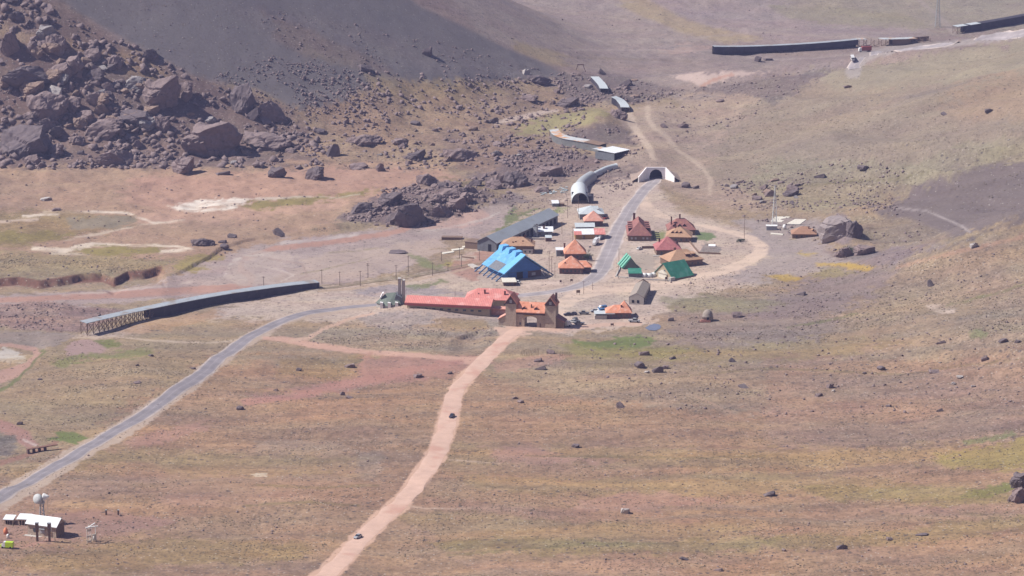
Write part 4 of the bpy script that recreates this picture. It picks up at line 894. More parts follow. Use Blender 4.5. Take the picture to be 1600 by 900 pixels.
 (1225, 862, 7, 5, 'm', 'small grey rock in the lower right field'),
 (1325, 138, 14, 5, 'm', 'flat rock beside the upper road'),
 (1185, 97, 12, 12, 'd', 'dark rock below the far snow gallery'),
 (1200, 95, 14, 5, 'd', 'dark flat rock right of the one below the far gallery'),
 (1125, 160, 14, 7, 'm', 'reddish slab right of the valley track'),
 (1067, 200, 18, 10, 'm', 'slab rock beside the valley track above the tunnel'),
 (1038, 200, 12, 8, 'm', 'greenish rock left of the slab by the valley track'),
 (967, 186, 30, 20, 'm', 'rocky hump beside the second small gallery'),
 (30, 664, 10, 8, 'd', 'dark rock standing in the red stream'),
]
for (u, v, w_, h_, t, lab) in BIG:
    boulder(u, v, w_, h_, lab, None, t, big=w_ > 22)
ROCKB.append(rock_mesh(77, 4, 60, .05)); ROCKB[-1].materials.append(mat('knob_rock', (.27, .225, .22), .95, .2, .3, bump=.5))
x, y, z = at(1310, 374); s = F/(y*cs-(z-CH)*sn); o = bpy.data.objects.new('boulder', ROCKB[-1]); COL.objects.link(o)
o.location = (x, y+8, z+.4); o.scale = (62/s, 20, 33/s); tag(o, 'very large smooth grey rock knob right of the brown house', 'boulder')
# medium rocks, scattered where the photograph has them; (region, count, width range, tone, group, label)
SC_ = [
 ([(0, 95), (60, 60), (150, 90), (240, 150), (300, 190), (240, 235), (120, 232), (0, 200)], 66, 10, 38, 'rocks of the upper left boulder field', 'angular grey rock wedged among the big boulders on the upper left slope'),
 ([(90, 225), (300, 225), (310, 262), (180, 268), (60, 262)], 10, 6, 13, 'rocks along the top edge of the left plain', 'small grey rock where the left boulder field meets the plain'),
 ([(290, 125), (400, 160), (470, 215), (440, 262), (350, 262), (280, 200)], 18, 9, 24, 'rocks round the layered mass', 'grey rock lying around the biggest layered rock mass'),
 ([(440, 205), (560, 185), (760, 190), (860, 215), (840, 262), (700, 262), (560, 255)], 20, 8, 20, 'rocks of the orange plateau', 'grey rock scattered on the orange plateau behind the plain'),
 ([(470, 120), (640, 110), (820, 140), (800, 170), (620, 180), (480, 170)], 4, 5, 10, 'rocks at the foot of the scree', 'small rock at the foot of the grey scree slope'),
 ([(865, 115), (1000, 125), (1060, 145), (950, 160), (870, 168)], 9, 7, 16, 'rocks round the small galleries', 'dark rock in the rubble around the two small galleries'),
 ([(1120, 288), (1220, 282), (1320, 320), (1200, 320), (1130, 312)], 16, 7, 18, 'rocks right of the tunnel road', 'dark rock in the cluster uphill of the lattice mast'),
 ([(1180, 520), (1420, 560), (1590, 570), (1590, 610), (1400, 640), (1180, 640)], 6, 5, 9, 'rocks of the right slope', 'small dark rock scattered over the brown right slope'),
 ([(660, 285), (740, 295), (760, 320), (700, 345), (650, 310)], 22, 8, 22, 'rocks of the riverside pile', 'smaller grey rock filling the riverside pile'),
]
def rndpoly(pts):
    p = np.array(pts)
    while True:
        u = rnd.uniform(p[:, 0].min(), p[:, 0].max()); v = rnd.uniform(p[:, 1].min(), p[:, 1].max())
        if inpoly(np.array([u]), np.array([v]), pts)[0]: return u, v
for pts, n_, a_, b_, g_, lab in SC_:
    for _ in range(n_):
        u, v = rndpoly(pts); w_ = a_+(b_-a_)*rnd.random()**1.8
        boulder(u, v, w_, w_*rnd.uniform(.45, .8), lab, g_, rnd.choice('mmdbbg'), big=w_ > 18)
print('boulders', nrock[0])
# countless smaller stones: one object
def stones():
    base = []
    for s in range(12):
        r = np.random.default_rng(s+50); bm = bmesh.new(); P = r.normal(size=(11, 3)); P /= np.linalg.norm(P, axis=1)[:, None]
        for p in P*r.uniform(.42, .56, (11, 1)): bm.verts.new(p)
        bmesh.ops.convex_hull(bm, input=bm.verts); bmesh.ops.triangulate(bm, faces=bm.faces[:])
        bmesh.ops.delete(bm, geom=[v for v in bm.verts if not v.link_faces], context='VERTS'); bm.verts.index_update()
        base.append((np.array([v.co[:] for v in bm.verts]), np.array([[v.index for v in f.verts] for f in bm.faces]))); bm.free()
    ZONES = [  # polygon, count, size range in metres
     ([(-20, -20), (60, 0), (180, 60), (300, 120), (420, 160), (500, 200), (500, 262), (0, 264)], 5200, .8, 7.0),
     ([(470, 120), (640, 110), (860, 120), (940, 190), (860, 262), (700, 268), (500, 262), (440, 200)], 2000, .8, 4.5),
     ([(640, 110), (760, 125), (900, 120), (1060, 150), (960, 170), (800, 160)], 500, .8, 3.5),
     ([(380, 10), (470, 20), (700, 70), (850, 110), (820, 130), (620, 110), (480, 100)], 1500, .6, 2.4),
     ([(330, 120), (420, 90), (560, 110), (620, 150), (540, 178), (440, 178)], 1500, .7, 2.6),
     ([(860, 115), (1000, 125), (1070, 145), (980, 165), (880, 172)], 520, .8, 3.2),
     ([(880, 210), (950, 192), (1000, 205), (1010, 240), (960, 262), (880, 250)], 260, .8, 3.),
     ([(1010, 150), (1240, 110), (1300, 115), (1200, 170), (1060, 230)], 380, .6, 2.4),
     ([(1115, 285), (1200, 272), (1340, 250), (1420, 262), (1400, 330), (1150, 325)], 900, .6, 2.4),
     ([(1180, 290), (1440, 330), (1440, 420), (1240, 420), (1260, 380), (1140, 330)], 420, .6, 2.2),
     ([(1040, 440), (1600, 380), (1600, 660), (1100, 660), (880, 560)], 1000, .5, 2.0),
     ([(860, 560), (1200, 640), (1600, 650), (1600, 900), (780, 900), (700, 760)], 500, .4, 1.4),
     ([(0, 560), (280, 540), (500, 540), (700, 590), (640, 760), (480, 890), (0, 890)], 520, .4, 1.3),
     ([(0, 270), (500, 300), (450, 372), (300, 430), (0, 440)], 330, .5, 1.9),
     ([(-10, 480), (60, 470), (130, 478), (200, 486), (180, 500), (120, 518), (-10, 512)], 420, .5, 1.8),
     ([(490, 500), (700, 505), (790, 515), (760, 535), (600, 548), (480, 535)], 330, .4, 1.3),
     ([(530, 340), (600, 296), (700, 284), (830, 262), (840, 285), (770, 320), (650, 358), (560, 350)], 1300, .7, 4.5),
     ([(925, 262), (1005, 258), (985, 290), (930, 310)], 420, .6, 2.6),
     ([(780, 250), (830, 235), (900, 238), (950, 250), (890, 275), (840, 294), (790, 290)], 700, .7, 4.0),
     ([(780, 300), (900, 270), (890, 330), (800, 340)], 160, .6, 2.0),
     ([(1250, 470), (1290, 470), (1290, 490), (1250, 490)], 40, .8, 1.8),
     ([(780, 330), (1000, 290), (1180, 370), (1100, 440), (900, 510), (760, 460)], 420, .3, .9),
     ([(100, 0), (330, 0), (500, 150), (400, 140), (240, 80)], 900, .4, 1.2),
     ([(700, 20), (1600, 0), (1600, 60), (1000, 110), (800, 100)], 260, .6, 1.8),
    ]
    def scatter(name, zones, m, seed, flat=(.5, 1.0), ridged=False, pw=3.2, tilt=True):
        r = np.random.default_rng(seed); VV = []; FF = []; off = 0
        for pts, n_, a_, b_ in zones:
            p = np.array(pts, float); n3 = int(n_*3.5)
            u = r.uniform(p[:, 0].min(), p[:, 0].max(), n3); v = r.uniform(p[:, 1].min(), p[:, 1].max(), n3)
            q_ = inpoly(u, v, pts); u = u[q_]; v = v[q_]
            P = VIS[np.clip(((v+40)/2).astype(int), 0, 489), np.clip(((u+40)/2).astype(int), 0, 839)]
            P = P[~np.isnan(P[:, 0])]; X = P[:, 0]+r.uniform(-1.2, 1.2, len(P)); Y = P[:, 1]+r.uniform(-3, 3, len(P)); Z = H(X, Y)
            if ridged: cl = .75-2.6*np.abs(vnoise(Y/10.+1.4*fbm(X, Y, 45, 3, 401), X/60., 403))+.6*fbm(X, Y, 16, 2, 405)
            else: cl = fbm(X, Y, 30, 3, 301)+.5*fbm(X, Y, 8, 2, 305)
            ok = cl > r.uniform(-.55, .30, len(X)); X, Y, Z = X[ok][:n_], Y[ok][:n_], Z[ok][:n_]
            sz = a_+(b_-a_)*r.random(len(X))**pw
            for i in range(len(X)):
                V, Fc = base[r.integers(12)]; q = V*sz[i]*np.array([r.uniform(.8, 1.3), r.uniform(.8, 1.2), r.uniform(*flat)])
                if tilt: q = q @ RT[r.integers(40)]
                th = r.uniform(0, 6.28); c, s = math.cos(th), math.sin(th)
                q = np.stack([q[:, 0]*c-q[:, 1]*s+X[i], q[:, 0]*s+q[:, 1]*c+Y[i], q[:, 2]+Z[i]+.08*sz[i]], 1)
                VV.append(q); FF.append(Fc+off); off += len(q)
        V = np.concatenate(VV); Fc = np.concatenate(FF)
        me = bpy.data.meshes.new(name); me.vertices.add(len(V)); me.vertices.foreach_set('co', V.astype(np.float32).ravel())
        me.loops.add(Fc.size); me.loops.foreach_set('vertex_index', Fc.ravel().astype(np.int32))
        me.polygons.add(len(Fc)); me.polygons.foreach_set('loop_start', (np.arange(len(Fc))*3).astype(np.int32)); me.polygons.foreach_set('loop_total', np.full(len(Fc), 3, np.int32))
        me.update(calc_edges=True); me.materials.append(m)
        o = link(name, me); o['kind'] = 'stuff'
    RT = [np.array(Matrix.Rotation(rnd.uniform(-.9, .9), 3, 'X') @ Matrix.Rotation(rnd.uniform(-.7, .7), 3, 'Y')) for _ in range(40)]
    scatter('loose_stones', ZONES, RM, 99)
    scatter('grass_tufts', [([(0, 560), (330, 545), (520, 560), (680, 600), (660, 720), (480, 890), (0, 890)], 6000, .3, .85),
        ([(860, 545), (1240, 545), (1600, 500), (1600, 900), (600, 900), (740, 640), (820, 580)], 11000, .3, .85),
        ([(0, 395), (240, 400), (250, 430), (0, 440)], 700, .4, 1.0), ([(60, 530), (380, 530), (200, 650), (60, 700)], 1500, .35, .9),
        ([(490, 515), (700, 515), (690, 545), (520, 540)], 600, .35, .8), ([(1080, 430), (1600, 400), (1600, 540), (1040, 540)], 2500, .4, 1.1),
        ([(1120, 180), (1600, 110), (1600, 330), (1300, 330), (1120, 280)], 1800, .5, 1.2)],
        mat('dry_tuft', (.18, .145, .098), .95, .3, .4), 123, flat=(.35, .6), ridged=True, pw=1.6, tilt=False)
stones()
# ------------------------------------------------------------------ houses
def px2m(v, u=800): return mpx(u, v)
def place(name, u0, u1, v, ang, label, cat, group=None):
    """Empty at the left end of the front wall's foot; local x along the front, y away, z up. Returns root, width"""
    x, y, z = at(u0, v); s = F/(y*cs-(z-CH)*sn); a = R(ang)
    w_ = (u1-u0)/s/max(math.cos(a)+0.0, .3)
    w_ = w_*(1+ (u0-800)/F*math.tan(a)*-1*0)
    mx = x+math.cos(a)*w_*.5; my = y+math.sin(a)*w_*.5
    zz = min(z, h1(mx, my)+.4, h1(x+math.cos(a)*w_, y+math.sin(a)*w_)+.6)
    e = empty(name, (x, y, z if abs(zz-z) < 1.5 else zz), a); tag(e, label, cat, group); return e, w_
def walls(root, w_, d, h, m, shape='hip', rise=0, name='wall'):
    mb = MB()
    if shape == 'gx':   mb.prismx([(0, -1.5), (d, -1.5), (d, h), (d/2, h+rise), (0, h)], 0, w_)
    elif shape == 'gy': mb.prism([(0, -1.5), (w_, -1.5), (w_, h), (w_/2, h+rise), (0, h)], 0, d)
    else: mb.box(0, w_, 0, d, -1.5, h)
    return mb.build(name, m, root)
def roof(root, w_, d, h, rise, m, shape='hip', oh=.6, hipf=1.0, t=.22, name='roof'):
    mb = MB(); z0 = h-.02; x0, x1, y0, y1 = -oh, w_+oh, -oh, d+oh
    if shape in ('hip', 'pyr'):
        if shape == 'pyr': r0 = ((x0+x1)/2-.05, (y0+y1)/2); r1 = ((x0+x1)/2+.05, (y0+y1)/2)
        elif (x1-x0) >= (y1-y0):
            k = (y1-y0)/2*hipf; r0 = (x0+k, (y0+y1)/2); r1 = (x1-k, (y0+y1)/2)
        else:
            k = (x1-x0)/2*hipf; r0 = ((x0+x1)/2, y0+k); r1 = ((x0+x1)/2, y1-k)
        zr = z0+t+rise
        vs = [(x0, y0, z0), (x1, y0, z0), (x1, y1, z0), (x0, y1, z0), (x0, y0, z0+t), (x1, y0, z0+t), (x1, y1, z0+t), (x0, y1, z0+t), (*r0, zr), (*r1, zr)]
        fs = [(0, 3, 2, 1), (0, 1, 5, 4), (1, 2, 6, 5), (2, 3, 7, 6), (3, 0, 4, 7)]
        if abs(r0[1]-r1[1]) < 1e-6: fs += [(4, 5, 9, 8), (5, 6, 9), (6, 7, 8, 9), (7, 4, 8)]
        else: fs += [(4, 5, 8), (5, 6, 9, 8), (6, 7, 9), (7, 4, 8, 9)]
        mb.add(vs, fs)
    elif shape == 'gx':
        k = rise/(d/2); e = oh*k
        mb.prismx([(-oh, h-e+.02), (d/2, h+rise+.02), (d+oh, h-e+.02), (d+oh, h-e+t), (d/2, h+rise+t+.05), (-oh, h-e+t)], -oh, w_+oh)
    elif shape == 'gy':
        k = rise/(w_/2); e = oh*k
        mb.prism([(-oh, h-e+.02), (w_/2, h+rise+.02), (w_+oh, h-e+.02), (w_+oh, h-e+t), (w_/2, h+rise+t+.05), (-oh, h-e+t)], -oh, d+oh)
    elif shape == 'flat': mb.box(x0, x1, y0, y1, z0, z0+t+rise)
    elif shape == 'mono':
        mb.prismx([(-oh, h+.02), (d+oh, h+rise+.02), (d+oh, h+rise+t), (-oh, h+t)], -oh, w_+oh)
    return mb.build(name, m, root)
def windows(root, w_, h, n, m='window_glass', ww=1.0, wh=1.1, z=.9, x0=.9, x1=None, doorx=None, y=0):
    x1 = w_-.9 if x1 is None else x1; first = None
    for i in range(n):
        x = x0+(x1-x0)*(i+.5)/n
        if first is None:
            mb = MB(); mb.box(-ww/2, ww/2, -.06, .05, 0, wh); first = mb.build('window', m, root); o = first
        else: o = first.copy(); COL.objects.link(o); o.parent = root
        o.location = (x, y, z)
    if doorx is not None:
        mb = MB(); mb.box(doorx-.5, doorx+.5, y-.07, y+.05, 0, 2.1); mb.build('door', 'timber', root)
def side_windows(root, w_, d, n, z=.9):
    first = None
    for i in range(n):
        y = .9+(d-1.8)*(i+.5)/n
        if first is None: mb = MB(); mb.box(-.05, .06, -.5, .5, 0, 1.1); first = o = mb.build('window', 'window_glass', root)
        else: o = first.copy(); COL.objects.link(o); o.parent = root
        o.location = (w_, y, z)
def chimney(rf, x, y, z0, z1, s=.45, m='chimney_brick'):
    mb = MB(); mb.box(x-s, x+s, y-s, y+s, z0, z1); mb.box(x-s*1.2, x+s*1.2, y-s*1.2, y+s*1.2, z1-.3, z1)
    return mb.build('chimney', m, rf)
def dormer(rf, x, y, z, ww, hh, dep, m, dirx=0, diry=-1, shed=False, face='dark_gable'):
    """small gabled dormer; face towards (dirx, diry)"""
    a = math.atan2(dirx, -diry)
    mb = MB()
    if shed:
        mb.prismx([(-.15, hh), (dep, hh+.5), (dep, hh+.7), (-.25, hh+.15)], -ww/2-.15, ww/2+.15)
    else:
        mb.prism([(-ww/2-.2, hh*.45), (0, hh), (ww/2+.2, hh*.45), (ww/2+.2, hh*.45+.18), (0, hh+.2), (-ww/2-.2, hh*.45+.18)], -.2, dep)
    o = mb.build('dormer', m, rf); o.location = (x, y, z); o.rotation_euler = (0, 0, a)
    b = MB()
    if shed: b.box(-ww/2, ww/2, 0, dep, -.6, hh)
    else: b.prism([(-ww/2, -.6), (ww/2, -.6), (ww/2, hh*.45), (0, hh-.02), (-ww/2, hh*.45)], 0, dep)
    f = b.build('dormer_front', face, o)
    return o
def house(u0, u1, v, ang, d, h, rise, wm, rm, shape, label, group=None, oh=.6, nw=3, win='window_glass', door=None, name='house', cat='house', hipf=1., sidew=0, annex=None):
    root, w_ = place(name, u0, u1, v, ang, label, cat, group)
    walls(root, w_, d, h, wm, shape, rise); rf = roof(root, w_, d, h, rise, rm, shape, oh, hipf)
    if nw: windows(root, w_, h, nw, win, z=h*.32, wh=min(1.1, h*.4))
    if door is not None:
        mb = MB(); mb.box(w_*door-.5, w_*door+.5, -.08, .05, 0, 2.1); mb.build('door', 'timber', root)
    if sidew: side_windows(root, w_, d, sidew)
    return root, rf, w_

# village, row left of the paved road
r_, f_, w_ = house(906, 943, 343, 3, 14, 3.0, 3.4, 'grey_wall', 'light_roof', 'hip', 'house with a pale sheet roof behind the salmon pyramid roof, uppermost of the roadside row', 'houses of the roadside row', nw=2)
dormer(f_, w_*.80, 4.5, 4.4, 1.6, 1.5, 3, 'light_roof', 1, 0); dormer(f_, w_*.80, 8.5, 4.4, 1.6, 1.5, 3, 'light_roof', 1, 0)
r_, f_, w_ = house(914, 942, 354.5, 3, 8.5, 3.2, 5.0, 'dark_brick', 'salmon_roof', 'pyr', 'house with a salmon pyramid roof in front of the pale sheet roof', 'houses of the roadside row', nw=3)
dormer(f_, w_*.82, 4.2, 4.0, 1.3, 1.4, 2.2, 'salmon_roof', 1, 0)
r_, f_, w_ = house(900, 928, 361.5, 2, 7, 2.6, 1.3, 'grey_wall', 'light_roof', 'gx', 'low shed with a pale rusty-edged roof between the salmon house and the yellow-walled house', 'houses of the roadside row', nw=3, name='shed', cat='shed')
r_, f_, w_ = house(899, 944, 374, 4, 9, 2.9, 1.9, 'yellow_wall', 'white_roof', 'gx', 'long yellow-walled house with a white sheet roof next to the parked white truck', 'houses of the roadside row', nw=2, win='window_pale', door=.3)
mb = MB(); k = 1.9/4.5; mb.prismx([(-.9, 2.9-.9*k+.26), (4.5, 2.9+1.9+.34), (5.0, 2.9+1.9+.2), (-.9, 2.9-.9*k+.05)], w_*.66, w_+.7); mb.build('roof_patch', 'red_roof', f_)
mb = MB(); mb.prismx([(-.9, 2.9-.9*k+.26), (2.2, 2.9+2.2*k+.34), (2.2, 2.9+2.2*k+.1), (-.9, 2.9-.9*k+.05)], -.7, w_*.22); mb.build('roof_patch', 'red_roof', f_)
mb = MB(); mb.box(w_*.68, w_+.02, -.03, 6, -.5, 2.86); mb.build('end_wall', 'grey_wall', r_)
r_, f_, w_ = house(883, 915, 406, 2, 10.5, 3.2, 6.8, 'brick', 'orange_roof', 'pyr', 'house with the tallest steep orange pyramid roof, beside a dark bush', 'houses of the roadside row', nw=4, door=.85)
dormer(f_, w_*.80, 4.0, 4.6, 1.5, 1.5, 2.6, 'orange_roof', 1, 0); dormer(f_, w_*.80, 6.8, 4.6, 1.5, 1.5, 2.6, 'orange_roof', 1, 0)
r_, f_, w_ = house(869.5, 885, 400.5, 2, 6, 3.2, .2, 'grey_wall', 'white_roof', 'flat', 'grey flat-roofed annex with a white roof edge, left of the tallest orange pyramid roof', nw=1, name='shed', cat='shed', oh=.3)
chimney(f_, w_*.85, 4.5, 3, 6.2)
r_, f_, w_ = house(874, 911, 428, -1, 9.5, 3.1, 5.6, 'brick', 'orange_roof', 'pyr', 'house with a pointed orange roof and a lower orange wing, nearest the paved road bend', 'houses of the roadside row', nw=5, door=.9)
chimney(f_, w_*.24, 1.7, 4.4, 6.0, .3)
mb = MB(); mb.box(w_*.62, w_*1.34, 3.2, 10.2, -1.4, 3.0); mb.build('wing_wall', 'dark_brick', r_)
mb = MB(); a0, a1, b0, b1, z0 = w_*.55, w_*1.34+.6, 2.6, 10.8, 3.02; k = (b1-b0)/2
mb.add([(a0, b0, z0), (a1, b0, z0), (a1, b1, z0), (a0, b1, z0), (a0, (b0+b1)/2, z0+2.7), (a1-k*.8, (b0+b1)/2, z0+2.7)], [(0, 3, 2, 1), (0, 1, 5, 4), (1, 2, 5), (2, 3, 4, 5), (3, 0, 4)])
mb.build('wing_roof', 'orange_roof', r_)

# right of the road
r_, f_, w_ = house(981.5, 1017, 376.5, 0, 25, 2.9, 6.8, 'brown_wall', 'maroon_roof', 'hip', 'long maroon-roofed lodge with rows of dormers on both slopes, right beside the paved road', 'houses of the lodge quarter', nw=5, win='window_pale', door=.5, hipf=.85)
for i in range(4):
    yy_ = 5.5+i*4.9
    for sx in (-1, 1):
        x_ = w_/2+sx*w_*.40; dormer(f_, w_/2+sx*w_*.47, yy_, 3.4, 2.2, 2.9, 5.2, 'maroon_roof', sx, 0, shed=True)  # dark dormer bodies put the shade of the cheeks into their colour
chimney(f_, w_*.32, 21, 7.0, 11.2, .6); chimney(f_, w_*.5, 9.5, 9.4, 11.2, .25)
r_, f_, w_ = house(1045, 1086, 368, 3, 13, 3.0, 5.2, 'brown_wall', 'maroon_roof', 'hip', 'maroon-roofed chalet with two tall chimneys, farthest back of the lodge quarter', 'houses of the lodge quarter', nw=3, hipf=.8)
for x_ in (.22, .42, .60): dormer(f_, w_*x_, 1.6, 4.4, 1.7, 1.7, 2.8, 'maroon_roof')
chimney(f_, w_*.12, 4, 4.5, 9.8, .35); chimney(f_, w_*.46, 6.5, 7.5, 10.6, .4)
r_, f_, w_ = house(1041, 1079, 378.5, -6, 12.5, 3.0, 4.6, 'brown_wall', 'tan_roof', 'hip', 'tan-roofed chalet with small dormers, directly behind the crimson pyramid roof', 'houses of the lodge quarter', nw=4, hipf=1.)
for x_ in (.25, .42, .58): dormer(f_, w_*x_, 1.9, 4.3, 1.6, 1.6, 2.6, 'tan_roof')
chimney(f_, w_*.35, 6, 6.6, 9.4, .4)
r_, f_, w_ = house(1026, 1064, 399.5, 4, 13.5, 3.0, 6.0, 'brown_wall', 'crimson_roof', 'pyr', 'chalet with a plain crimson pyramid roof in the middle of the lodge quarter', 'houses of the lodge quarter', nw=3)
chimney(f_, w_*.18, 8.5, 4.6, 7.4, .4); chimney(f_, w_*.9, 7, 3.8, 6.2, .5)
mb = MB(); mb.box(-2.0, w_*.8, -1.6, 0, -.6, .35); mb.build('terrace', 'concrete', r_)
r_, f_, w_ = house(1047, 1099, 419, 21, 13, 3.4, 4.6, 'brown_wall', 'tan_roof', 'hip', 'largest tan-roofed chalet, partly hidden by the green roof', 'houses of the lodge quarter', nw=5, hipf=1., sidew=2)
for x_ in (.58, .76): dormer(f_, w_*x_, 1.8, 4.4, 2.2, 2.0, 3.2, 'tan_roof', shed=True)
chimney(f_, w_*.36, 9.5, 5.4, 8.6, .5)
# green roofs
r_, f_, w_ = house(1051, 1084, 438.5, 38, 15, 1.3, 6.6, 'tan_wall', 'green_roof', 'gx', 'hall with a big plain bright green roof and tan gable end', oh=.5, nw=0, name='hall', cat='building')
mb = MB(); mb.box(-.5, .02, 4.5, 11.0, -.5, 2.6); mb.prismx([(4.2, 2.6), (11.3, 2.6), (7.75, 4.6)], -.9, .02); mb.build('gable_porch', 'cream_wall', r_)
mb = MB(); mb.box(-.06, .03, 6, 7, 3.6, 4.5); mb.build('window', 'window_glass', r_)
mb = MB(); mb.box(-2.2, .9, -.9, .9, -.4, 1.9); mb.build('entrance_lobby', 'concrete', r_)
r_, f_, w_ = house(974, 998, 420.5, 12, 11, .5, 5.2, 'roofing_green', 'green_roof', 'gy', 'steep green A-shaped hut with stepped pale green skylight strips', oh=.3, nw=0, name='hut', cat='building')
k = 5.2/(w_/2)
for i in range(3):
    y0_ = .2+i*3.7; mb = MB()
    mb.prism([(-.5, .5-.4*k+.25), (w_/2, 5.9), (w_/2, 6.5), (-.9, .5-.4*k+.75)], y0_, y0_+2.3); mb.build('skylight_strip', 'pale_green_roof', f_)
house(982.5, 1002, 434, 0, 8.5, 2.2, .8, 'slate', 'green_roof', 'mono', 'small flat green-roofed hut in front of the green A-shaped hut', oh=.3, nw=0, name='hut', cat='building')
def tube_between():
    pts = [at(1003, 432), at(1010, 433), at(1018, 432.5), at(1025, 430)]
    e = empty('covered_walkway', pts[0]); tag(e, 'white half-round covered walkway between the small green hut and the green hall', 'walkway')
    mb = MB()
    for a, b in zip(pts[:-1], pts[1:]):
        a = Vector(a)-Vector(pts[0]); b = Vector(b)-Vector(pts[0]); mb.bar(a+Vector((0, 0, .5)), b+Vector((0, 0, .5)), 1.5, 14)
    mb.build('shell', 'white_paint', e, True)
    mb = MB()
    for a in pts: a = Vector(a)-Vector(pts[0]); mb.box(a.x-.15, a.x+.15, a.y-1.7, a.y+1.7, -.6, 2.08)
    mb.build('rib', 'metal_grey', e)
tube_between()

# tan house behind the blue hall
r_, f_, w_ = house(783, 834, 396, -2, 11, 4.2, 3.8, 'brown_wall', 'tan_roof', 'hip', 'ochre hip-roofed brick house right behind the bright blue hall', nw=0, hipf=1.1)
mb = MB(); mb.box(w_*.66, w_*.97, -.5, .1, -.6, 2.6); mb.build('plinth', 'pale_wall', r_)
for x_ in (.74, .88):
    mb = MB(); mb.box(w_*x_-.5, w_*x_+.5, -.58, -.45, .7, 1.7); mb.build('window', 'window_glass', r_)
for x_, y_, z_ in ((.36, 1.8, 6.2), (.44, 2.2, 6.4), (.66, 2.6, 6.6), (.72, 6, 9.0), (.93, 5, 6.8)): chimney(f_, w_*x_, y_, 4.6, z_, .35)
r_, f_, w_ = house(836, 863, 369, 2, 7.5, 2.7, 1.7, 'grey_wall', 'white_roof', 'gx', 'small white-roofed cottage with two brick chimneys beside the long grey warehouse', nw=2)
chimney(f_, w_*.12, 3, 3, 6.2, .4); chimney(f_, w_*.52, 2.2, 3, 5.6, .5)
r_, f_, w_ = house(852.5, 862, 377.5, 2, 3.5, 2.0, .7, 'brick', 'light_roof', 'mono', 'tiny brick hut with a pale roof in front of the white-roofed cottage', nw=0, name='hut', cat='hut', oh=.2)
r_, f_, w_ = house(863, 873, 323, 4, 5, 1.8, .8, 'grey_wall', 'white_roof', 'mono', 'small white-roofed shack left of the arched tunnel mouth', nw=0, name='shack', cat='shack', oh=.2)
mb = MB(); mb.box(w_+.1, w_*1.9, .6, 4, -.8, 1.5); mb.build('stone_pen', 'brown_wall', r_)

# long warehouse
r_, f_, w_ = house(746, 776, 391.5, -25, 81, 5.4, 3.0, 'slate', 'grey_roof', 'gy', 'very long grey-roofed railway warehouse running away beside the river', oh=.7, nw=0, name='warehouse', cat='warehouse')
mb = MB(); mb.box(w_*.56, w_*.72, -.1, .1, -.5, 4.2); mb.build('door', 'dark_opening', r_)
mb = MB(); mb.box(w_*.20, w_*.34, -.1, .1, .6, 4.4); mb.build('door', 'slate', r_)
first = None
for i in range(15):
    if first is None: mb = MB(); mb.box(-.05, .12, -1.4, 1.4, 1.0, 3.8); first = o = mb.build('window', 'dark_opening', r_)
    else: o = first.copy(); COL.objects.link(o); o.parent = r_
    o.location = (w_, 4+i*5.2, 0)
mb = MB(); mb.box(-9, -.2, 3, 12, -.5, 3.4); mb.box(-9.2, .1, 2.8, 12.2, 3.4, 3.65); mb.build('lean_to', 'timber', r_)
chimney(f_, w_+2.2, 46, -1, 6.4, 1.1, 'metal_grey')
# debris yard left of it
r_, f_, w_ = house(690, 722, 375, -4, 4, 1.2, .2, 'brown_wall', 'timber', 'flat', 'low ruined timber pen by the river, left of the long warehouse', nw=0, name='ruined_pen', cat='ruin', oh=.1)

